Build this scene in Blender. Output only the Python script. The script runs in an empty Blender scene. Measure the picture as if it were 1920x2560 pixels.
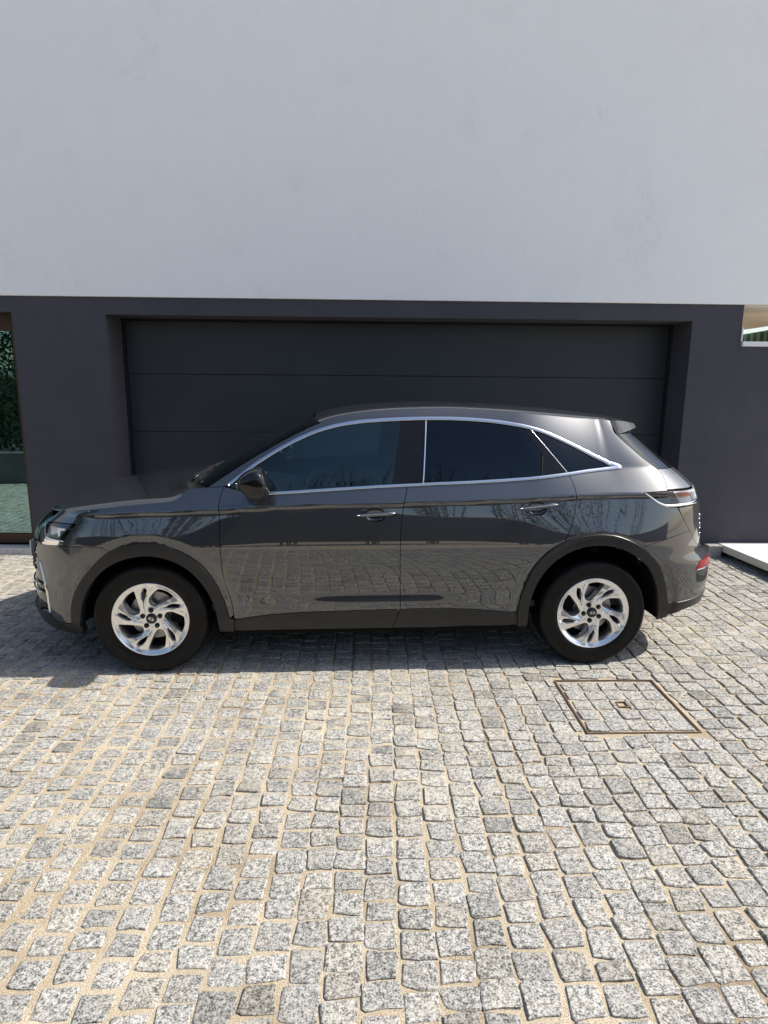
import bpy, bmesh, math, random
import numpy as np
from mathutils import Vector, Matrix
from mathutils.geometry import delaunay_2d_cdt

# ================================================================ camera, sky, sun, exposure
scene = bpy.context.scene
COL = scene.collection
CAM_H, PITCH, YAW, ROLL, F_PX = 1.7597, .1980, .0270, .0089, 1600.0
cd = bpy.data.cameras.new('camera'); cam = bpy.data.objects.new('camera', cd); COL.objects.link(cam)
cd.sensor_fit = 'VERTICAL'; cd.sensor_height = 24.0; cd.lens = F_PX / 2560 * 24.0
cd.clip_start = .05; cd.clip_end = 2000
_f = Vector((math.sin(YAW) * math.cos(PITCH), math.cos(YAW) * math.cos(PITCH), -math.sin(PITCH)))
_r = Vector((math.cos(YAW), -math.sin(YAW), 0)); _u = _r.cross(_f)
_r2 = _r * math.cos(ROLL) + _u * math.sin(ROLL); _u2 = _u * math.cos(ROLL) - _r * math.sin(ROLL)
M = Matrix.Identity(4)
for i in range(3):
    M[i][0] = _r2[i]; M[i][1] = _u2[i]; M[i][2] = -_f[i]
M[2][3] = CAM_H
cam.matrix_world = M
scene.camera = cam

SUN_EL, SUN_AZ = math.radians(46.5), math.radians(.6)        # azimuth from +X towards the house
world = bpy.data.worlds.new('World'); scene.world = world; world.use_nodes = True
wn = world.node_tree; bg = wn.nodes['Background']
sky = wn.nodes.new('ShaderNodeTexSky'); sky.sky_type = 'NISHITA'; sky.sun_disc = False
sky.sun_elevation = SUN_EL; sky.sun_rotation = math.radians(90) - SUN_AZ
sky.air_density = 1.0; sky.dust_density = 1.9; sky.ozone_density = 1.0
wn.links.new(sky.outputs[0], bg.inputs['Color']); bg.inputs['Strength'].default_value = .14
sd = bpy.data.lights.new('sun', 'SUN'); sd.energy = 4.9; sd.angle = math.radians(.5); sd.color = (1, .935, .825)
sun = bpy.data.objects.new('sun', sd); COL.objects.link(sun)
to_sun = Vector((math.cos(SUN_EL) * math.cos(SUN_AZ), math.cos(SUN_EL) * math.sin(SUN_AZ), math.sin(SUN_EL)))
sun.rotation_euler = (-to_sun).to_track_quat('-Z', 'Y').to_euler()
vs = scene.view_settings; vs.view_transform = 'Standard'; vs.look = 'None'; vs.exposure = .45; vs.gamma = 1.0
vs.use_curve_mapping = False
scene.cycles.max_bounces = 10; scene.cycles.transparent_max_bounces = 16

# ================================================================ helpers
def ob(name, data, parent=None, **props):
    o = bpy.data.objects.new(name, data); COL.objects.link(o)
    if parent is not None: o.parent = parent
    for k, v in props.items(): o[k] = v
    return o
def empty(name, loc=(0, 0, 0), rz=0, **props):
    o = ob(name, None, None, **props); o.location = loc; o.rotation_euler = (0, 0, rz); o.empty_display_size = .1
    return o
def mesh(name, verts, faces, mat, smooth=True, normals=None, tone=None):
    me = bpy.data.meshes.new(name)
    me.from_pydata([tuple(map(float, v)) for v in verts], [], [tuple(map(int, f)) for f in faces])
    for m in (mat if isinstance(mat, (list, tuple)) else [mat]): me.materials.append(m)
    me.polygons.foreach_set('use_smooth', [bool(smooth)] * len(me.polygons))
    if tone is not None:
        a = me.attributes.new('tone', 'FLOAT', 'POINT'); a.data.foreach_set('value', tone)
    me.update()
    if normals is not None:
        me.normals_split_custom_set_from_vertices([tuple(map(float, n)) for n in normals])
    return me
def put(name, verts, faces, mat, parent=None, smooth=True, normals=None, **props):
    return ob(name, mesh(name, verts, faces, mat, smooth, normals), parent, **props)
class G:
    """collects boxes, tubes, grids into one mesh"""
    def __init__(s): s.v = []; s.f = []
    def add(s, v, f):
        n = len(s.v); s.v += [tuple(p) for p in v]; s.f += [tuple(i + n for i in q) for q in f]; return s
    def box(s, a, b, rot=None, at=(0, 0, 0)):
        x0, y0, z0 = a; x1, y1, z1 = b
        v = [(x0, y0, z0), (x1, y0, z0), (x1, y1, z0), (x0, y1, z0), (x0, y0, z1), (x1, y0, z1), (x1, y1, z1), (x0, y1, z1)]
        if rot is not None:
            R = Matrix.Rotation(rot, 3, 'Z'); v = [tuple(R @ Vector(p) + Vector(at)) for p in v]
        f = [(0, 3, 2, 1), (4, 5, 6, 7), (0, 1, 5, 4), (1, 2, 6, 5), (2, 3, 7, 6), (3, 0, 4, 7)]
        return s.add(v, f)
    def tube(s, pts, rad, n=8, cap=True):
        pts = [Vector(p) for p in pts]; rs = rad if isinstance(rad, (list, tuple)) else [rad] * len(pts)
        v = []; f = []
        for i, p in enumerate(pts):
            t = (pts[min(i + 1, len(pts) - 1)] - pts[max(i - 1, 0)]).normalized()
            a = t.orthogonal().normalized() if i == 0 else (a - t * a.dot(t)).normalized()
            b = t.cross(a)
            for k in range(n):
                th = 2 * math.pi * k / n
                v.append(p + (a * math.cos(th) + b * math.sin(th)) * rs[i])
        for i in range(len(pts) - 1):
            for k in range(n):
                f.append((i * n + k, i * n + (k + 1) % n, (i + 1) * n + (k + 1) % n, (i + 1) * n + k))
        if cap:
            f.append(tuple(reversed(range(n)))); f.append(tuple(range((len(pts) - 1) * n, len(pts) * n)))
        return s.add(v, f)
    def grid(s, A, close=False):
        nu = len(A); nv = len(A[0]); v = [p for r in A for p in r]; f = []
        for i in range(nu - 1):
            for j in range(nv - (0 if close else 1)):
                f.append((i * nv + j, i * nv + (j + 1) % nv, (i + 1) * nv + (j + 1) % nv, (i + 1) * nv + j))
        return s.add(v, f)
    def lathe(s, prof, n=64, cy=0):
        """profile of (radius, y); axis = local Y"""
        A = [[(r * math.cos(2 * math.pi * k / n), y, r * math.sin(2 * math.pi * k / n)) for k in range(n)] for r, y in prof]
        return s.grid(A, True)
    def put(s, name, mat, parent=None, smooth=False, bevel=0, **props):
        o = put(name, s.v, s.f, mat, parent, smooth, **props)
        if bevel:
            md = o.modifiers.new('bevel', 'BEVEL'); md.width = bevel; md.segments = 2; md.limit_method = 'ANGLE'; md.angle_limit = .6
        return o

# ================================================================ materials
def nodes(name):
    m = bpy.data.materials.new(name); m.use_nodes = True
    nt = m.node_tree; return m, nt, nt.nodes['Principled BSDF'], nt.nodes['Material Output']
def principled(name, col, rough=.5, metal=0., coat=0., coat_r=.03, spec=.5, emit=None):
    m, nt, b, o = nodes(name)
    b.inputs['Base Color'].default_value = (*col, 1); b.inputs['Roughness'].default_value = rough
    b.inputs['Metallic'].default_value = metal; b.inputs['Coat Weight'].default_value = coat
    b.inputs['Coat Roughness'].default_value = coat_r; b.inputs['Specular IOR Level'].default_value = spec
    return m
def N_(nt, t, **kw):
    n = nt.nodes.new(t)
    for k, v in kw.items():
        if k in ('operation', 'blend_type', 'data_type', 'feature', 'attribute_name', 'noise_dimensions', 'interpolation', 'distance'): setattr(n, k, v)
        else: n.inputs[k].default_value = v
    return n
def noise(nt, vec, scale, detail=4, rough=.55, dist=0.):
    n = N_(nt, 'ShaderNodeTexNoise', Scale=scale, Detail=detail, Roughness=rough, Distortion=dist)
    if vec is not None: nt.links.new(vec, n.inputs['Vector'])
    return n.outputs['Fac']
def ramp(nt, fac, stops):
    r = nt.nodes.new('ShaderNodeValToRGB'); cr = r.color_ramp
    while len(cr.elements) < len(stops): cr.elements.new(.5)
    for e, (p, c) in zip(cr.elements, stops):
        e.position = p; e.color = (*c, 1) if isinstance(c, (tuple, list)) else (c, c, c, 1)
    nt.links.new(fac, r.inputs[0]); return r.outputs[0]
def mix(nt, fac, a, b, mode='MIX'):
    n = nt.nodes.new('ShaderNodeMix'); n.data_type = 'RGBA'; n.blend_type = mode
    for sock, v in ((n.inputs[0], fac), (n.inputs[6], a), (n.inputs[7], b)):
        if hasattr(v, 'is_linked'): nt.links.new(v, sock)
        elif isinstance(v, (int, float)): sock.default_value = v if sock.type == 'VALUE' else (v, v, v, 1)
        else: sock.default_value = (*v, 1)
    return n.outputs[2]
def math_(nt, op, a, b=0., c=None):
    n = nt.nodes.new('ShaderNodeMath'); n.operation = op
    for i, v in enumerate((a, b) if c is None else (a, b, c)):
        if hasattr(v, 'is_linked'): nt.links.new(v, n.inputs[i])
        else: n.inputs[i].default_value = v
    return n.outputs[0]
def bump(nt, h, strength, dist, bsdf):
    n = N_(nt, 'ShaderNodeBump', Strength=strength); n.inputs['Distance'].default_value = dist
    nt.links.new(h, n.inputs['Height']); nt.links.new(n.outputs[0], bsdf.inputs['Normal'])
def pos(nt):
    return nt.nodes.new('ShaderNodeNewGeometry').outputs['Position']
def vscale(nt, v, s):
    n = nt.nodes.new('ShaderNodeMapping'); n.inputs['Scale'].default_value = s; nt.links.new(v, n.inputs[0]); return n.outputs[0]

def mat_granite(name, light=1.0):
    m, nt, b, o = nodes(name); p = pos(nt)
    at = N_(nt, 'ShaderNodeAttribute', attribute_name='tone').outputs['Fac']
    sc = math_(nt, 'MULTIPLY', at, 37.0)
    add = nt.nodes.new('ShaderNodeVectorMath'); add.operation = 'ADD'; nt.links.new(p, add.inputs[0]); nt.links.new(sc, add.inputs[1])
    v = add.outputs[0]
    n1 = noise(nt, v, 165, 3, .65); n2 = noise(nt, v, 60, 3, .6); n3 = noise(nt, v, 11, 3, .6)
    f = math_(nt, 'ADD', math_(nt, 'MULTIPLY', n1, .62), math_(nt, 'MULTIPLY', n2, .38))
    speck = ramp(nt, f, [(.37, (.040, .041, .042)), (.45, (.135, .135, .131)), (.505, (.29, .287, .272)), (.57, (.42, .414, .39)), (.67, (.53, .52, .485))])
    tone = ramp(nt, at, [(0., .66), (.08, .88), (.5, 1.04), (1., 1.18)])
    c = mix(nt, 1.0, speck, tone, 'MULTIPLY')
    hue = math_(nt, 'FRACT', math_(nt, 'MULTIPLY', at, 53.7))
    warm = ramp(nt, hue, [(0., (.99, 1.0, 1.01)), (.6, (1, 1, 1)), (.9, (1.01, .995, .96)), (1., (1.03, .985, .93))])
    c = mix(nt, 1.0, c, warm, 'MULTIPLY')
    # sandy dust that settled on the worn faces
    dust = math_(nt, 'MULTIPLY', ramp(nt, n3, [(.44, 0.), (.70, 1.)]), .55)
    big = ramp(nt, noise(nt, p, .55, 3, .55), [(.35, .25), (.65, 1.)])
    dust = math_(nt, 'MULTIPLY', dust, big)
    sx = nt.nodes.new('ShaderNodeSeparateXYZ'); nt.links.new(p, sx.inputs[0])
    band = math_(nt, 'MULTIPLY', ramp(nt, math_(nt, 'MULTIPLY', sx.outputs[1], .2), [(.34, .35), (.62, 1.)]), ramp(nt, math_(nt, 'MULTIPLY_ADD', sx.outputs[0], .12, .5), [(.45, 1.), (.72, .55)]))
    dust = math_(nt, 'MULTIPLY', dust, math_(nt, 'MULTIPLY', band, 1.35))
    c = mix(nt, dust, c, (.58, .52, .41))
    nt.links.new(c, b.inputs['Base Color']); b.inputs['Roughness'].default_value = .78; b.inputs['Specular IOR Level'].default_value = .25
    hgt = math_(nt, 'ADD', math_(nt, 'MULTIPLY', n3, 1.0), math_(nt, 'MULTIPLY', f, .5))
    bump(nt, hgt, .55, .006, b)
    return m
def mat_sand():
    m, nt, b, o = nodes('joint_sand'); p = pos(nt)
    n1 = noise(nt, p, 330, 2, .6); n2 = noise(nt, p, 2.2, 4, .6); n3 = noise(nt, p, 60, 3, .6)
    c = ramp(nt, n1, [(.36, (.22, .175, .125)), (.46, (.44, .375, .28)), (.62, (.58, .515, .405)), (.75, (.68, .63, .53))])
    c2 = ramp(nt, n2, [(.28, (.50, .46, .42)), (.45, (.85, .82, .78)), (.58, (1, 1, 1)), (.75, (1.1, 1.07, 1.02))])
    c = mix(nt, 1., c, c2, 'MULTIPLY')
    nt.links.new(c, b.inputs['Base Color']); b.inputs['Roughness'].default_value = .95; b.inputs['Specular IOR Level'].default_value = .1
    bump(nt, math_(nt, 'ADD', n1, n3), .8, .004, b)
    return m
def mat_far_paving():
    m, nt, b, o = nodes('far_paving'); p = pos(nt)
    vo = N_(nt, 'ShaderNodeTexVoronoi', Scale=8.5, Randomness=.35); vo.feature = 'DISTANCE_TO_EDGE'
    nt.links.new(p, vo.inputs['Vector'])
    e = ramp(nt, vo.outputs['Distance'], [(.03, 0.), (.09, 1.)])
    g = ramp(nt, noise(nt, p, 120, 3, .6), [(.35, (.12, .12, .12)), (.5, (.36, .355, .34)), (.65, (.58, .57, .54))])
    c = mix(nt, e, (.52, .41, .27), g)
    nt.links.new(c, b.inputs['Base Color']); b.inputs['Roughness'].default_value = .9
    bump(nt, e, .6, .01, b); return m
def mat_white_render():
    m, nt, b, o = nodes('white_render'); p = pos(nt)
    n1 = noise(nt, p, 1.1, 5, .6); n2 = noise(nt, p, 4.5, 5, .6, .6)
    c = ramp(nt, math_(nt, 'ADD', math_(nt, 'MULTIPLY', n1, .6), math_(nt, 'MULTIPLY', n2, .4)), [(.30, (.825, .825, .82)), (.48, (.84, .84, .835)), (.62, (.85, .85, .845)), (.75, (.855, .85, .84))])
    nt.links.new(c, b.inputs['Base Color']); b.inputs['Roughness'].default_value = .88; b.inputs['Specular IOR Level'].default_value = .2
    # trowel marks: sparse curved ridges in patches, over a soft undulation
    d = noise(nt, vscale(nt, p, (1, 1, .45)), 16, 3, .55, 2.2)
    ridge = ramp(nt, math_(nt, 'ABSOLUTE', math_(nt, 'SUBTRACT', d, .5)), [(0., 1.), (.014, 0.)])
    patch = ramp(nt, noise(nt, p, 2.4, 3, .6), [(.60, 0.), (.70, 1.)])
    r = math_(nt, 'MULTIPLY', ridge, patch)
    h = math_(nt, 'ADD', math_(nt, 'MULTIPLY', r, .75), math_(nt, 'ADD', math_(nt, 'MULTIPLY', noise(nt, p, 5, 4, .6), .9), math_(nt, 'MULTIPLY', noise(nt, p, 55, 3, .6), .16)))
    bump(nt, h, .5, .012, b); return m
def mat_dark_render():
    m, nt, b, o = nodes('dark_grey_render'); p = pos(nt)
    n1 = noise(nt, p, 1.6, 5, .6); n2 = noise(nt, p, 7, 4, .6)
    c = ramp(nt, math_(nt, 'ADD', math_(nt, 'MULTIPLY', n1, .6), math_(nt, 'MULTIPLY', n2, .4)), [(.32, (.058, .056, .068)), (.52, (.065, .063, .075)), (.70, (.073, .070, .080))])
    nt.links.new(c, b.inputs['Base Color']); b.inputs['Roughness'].default_value = .85; b.inputs['Specular IOR Level'].default_value = .25
    bump(nt, math_(nt, 'ADD', noise(nt, p, 12, 4, .6), math_(nt, 'MULTIPLY', noise(nt, p, 90, 2, .6), .25)), .35, .008, b); return m
def mat_noisy(name, c0, c1, scale, rough=.6, metal=0., bump_s=.2, bump_scale=80, spec=.4):
    m, nt, b, o = nodes(name); p = pos(nt)
    c = ramp(nt, noise(nt, p, scale, 5, .6), [(.35, c0), (.65, c1)])
    nt.links.new(c, b.inputs['Base Color']); b.inputs['Roughness'].default_value = rough; b.inputs['Metallic'].default_value = metal
    b.inputs['Specular IOR Level'].default_value = spec
    if bump_s: bump(nt, noise(nt, p, bump_scale, 3, .6), bump_s, .003, b)
    return m
def mat_glass(name, tint, refl=(1, 1, 1), ior=1.5, extra=0.):
    """thin pane: tinted see-through plus mirror reflection"""
    m, nt, b, o = nodes(name); nt.nodes.remove(b)
    t = nt.nodes.new('ShaderNodeBsdfTransparent'); t.inputs[0].default_value = (*tint, 1)
    g = nt.nodes.new('ShaderNodeBsdfGlossy'); g.inputs[0].default_value = (*refl, 1); g.inputs['Roughness'].default_value = .012
    fr = nt.nodes.new('ShaderNodeFresnel'); fr.inputs[0].default_value = ior
    fac = math_(nt, 'MINIMUM', math_(nt, 'MULTIPLY_ADD', fr.outputs[0], 1.15, extra), 1.0)
    mx = nt.nodes.new('ShaderNodeMixShader'); nt.links.new(fac, mx.inputs[0]); nt.links.new(t.outputs[0], mx.inputs[1]); nt.links.new(g.outputs[0], mx.inputs[2])
    nt.links.new(mx.outputs[0], o.inputs[0]); return m
def mat_leaf(name, c0, c1):
    m, nt, b, o = nodes(name); p = pos(nt)
    at = N_(nt, 'ShaderNodeAttribute', attribute_name='tone').outputs['Fac']
    c = ramp(nt, at, [(0., c0), (1., c1)])
    nt.links.new(c, b.inputs['Base Color']); b.inputs['Roughness'].default_value = .42
    b.inputs['Transmission Weight'].default_value = 0.; b.inputs['Subsurface Weight'].default_value = 0.
    tr = nt.nodes.new('ShaderNodeBsdfTranslucent'); nt.links.new(c, tr.inputs[0])
    mx = nt.nodes.new('ShaderNodeMixShader'); mx.inputs[0].default_value = .3
    nt.links.new(b.outputs[0], mx.inputs[1]); nt.links.new(tr.outputs[0], mx.inputs[2]); nt.links.new(mx.outputs[0], o.inputs[0])
    return m

GRANITE = mat_granite('granite'); SAND = mat_sand(); FARPAV = mat_far_paving()
WHITE = mat_white_render(); DARK = mat_dark_render()
DOORM = mat_noisy('door_grey_paint', (.0185, .0225, .0285), (.022, .0265, .033), 2.0, .42, 0, .06, 260, .45)
BLACK = principled('black_rubber_gap', (.006, .006, .006), .8)
BRONZE = mat_noisy('bronze_frame', (.060, .034, .020), (.078, .044, .026), 3, .42, .3, .05)
STONE = mat_noisy('pale_stone', (.46, .44, .41), (.62, .60, .57), 26, .75, 0, .2, 120)
CONC = mat_noisy('pale_concrete', (.70, .66, .60), (.76, .73, .67), 3.2, .7, 0, .08, 60)
CREAM = mat_noisy('cream_render', (.78, .70, .58), (.82, .75, .63), 2, .85, 0, .1)
GREENM = mat_noisy('green_sheet_metal', (.035, .10, .07), (.05, .13, .09), 4, .5, .0, .05)
CAPM = principled('white_metal_cap', (.72, .73, .75), .4)
RUST = mat_noisy('worn_steel', (.17, .12, .09), (.30, .22, .17), 30, .7, .4, .3)
HOUSEGLASS = mat_glass('solar_glass', (.10, .17, .16), (.48, .76, .78), 1.9, .36)
LEAFM = mat_leaf('leaves', (.022, .05, .012), (.075, .13, .035)); LEAFD = mat_leaf('hedge_leaves', (.05, .105, .045), (.08, .155, .065))
STEMM = principled('stem', (.08, .055, .03), .8)
ROOMM = principled('dark_room', (.05, .05, .05), .9)

def mat_paint():
    m, nt, b, o = nodes('grey_metallic_paint')
    b.inputs['Base Color'].default_value = (.040, .044, .051, 1); b.inputs['Metallic'].default_value = .92
    b.inputs['Roughness'].default_value = .47
    b.inputs['Coat Weight'].default_value = 1.; b.inputs['Coat Roughness'].default_value = .012; b.inputs['Coat IOR'].default_value = 1.95
    return m
PAINT = mat_paint()
GLOSSB = principled('gloss_black', (.006, .006, .007), .04, 0, 0., .01, .5)
def mat_plastic():
    m, nt, b, o = nodes('black_plastic'); p = pos(nt)
    c = ramp(nt, noise(nt, p, 6, 4, .6), [(.35, (.011, .011, .0115)), (.65, (.016, .0155, .0155))])
    nt.links.new(c, b.inputs['Base Color']); b.inputs['Roughness'].default_value = .36; b.inputs['Specular IOR Level'].default_value = .4
    bump(nt, noise(nt, p, 600, 2, .5), .15, .001, b); return m
PLASTIC = mat_plastic()
LAMPW = principled('lamp_white', (.78, .79, .80), .25, .2, .5)
LINER = principled('wheel_liner', (.010, .010, .010), .9, 0, 0, .03, .1)
SATIN = principled('satin_trim', (.60, .63, .70), .22, 1.)
CHROME = principled('chrome', (.80, .81, .83), .06, 1.)
ALLOY = principled('alloy_silver', (.84, .84, .83), .24, .9, .5, .05)
DISC = mat_noisy('brake_disc', (.30, .28, .26), (.45, .43, .41), 30, .4, .9, .0)
def mat_tyre():
    m, nt, b, o = nodes('tyre_rubber'); p = pos(nt)
    c = ramp(nt, noise(nt, p, 18, 4, .65), [(.35, (.004, .004, .004)), (.7, (.009, .0085, .008))])
    nt.links.new(c, b.inputs['Base Color']); b.inputs['Roughness'].default_value = .42; b.inputs['Specular IOR Level'].default_value = .2
    bump(nt, noise(nt, p, 120, 2, .5), .12, .002, b); return m
TYRE = mat_tyre()
GLASSF = mat_glass('front_side_glass', (.62, .78, .77), (.75, .95, 1.0), 1.5, .022)
GLASSR = mat_glass('privacy_glass', (.03, .035, .04), (.70, .85, 1.0), 1.45, .0)
GLASSW = mat_glass('windscreen_glass', (.55, .63, .60), (.9, 1, 1), 1.5, .0)
GLASSB = mat_glass('rear_screen_glass', (.03, .035, .04), (.75, .87, 1.0), 1.5, .0)
LENS = mat_glass('clear_lens', (.92, .94, .95), (1, 1, 1), 1.5, .02)
REDL = principled('red_lens', (.20, .002, .005), .35, 0, 0, .08, .15)
INTER = principled('interior_trim', (.06, .058, .056), .7)
SEATM = principled('seat_leather', (.16, .15, .14), .5)
PLATE = principled('number_plate', (.75, .75, .72), .4)

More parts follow.
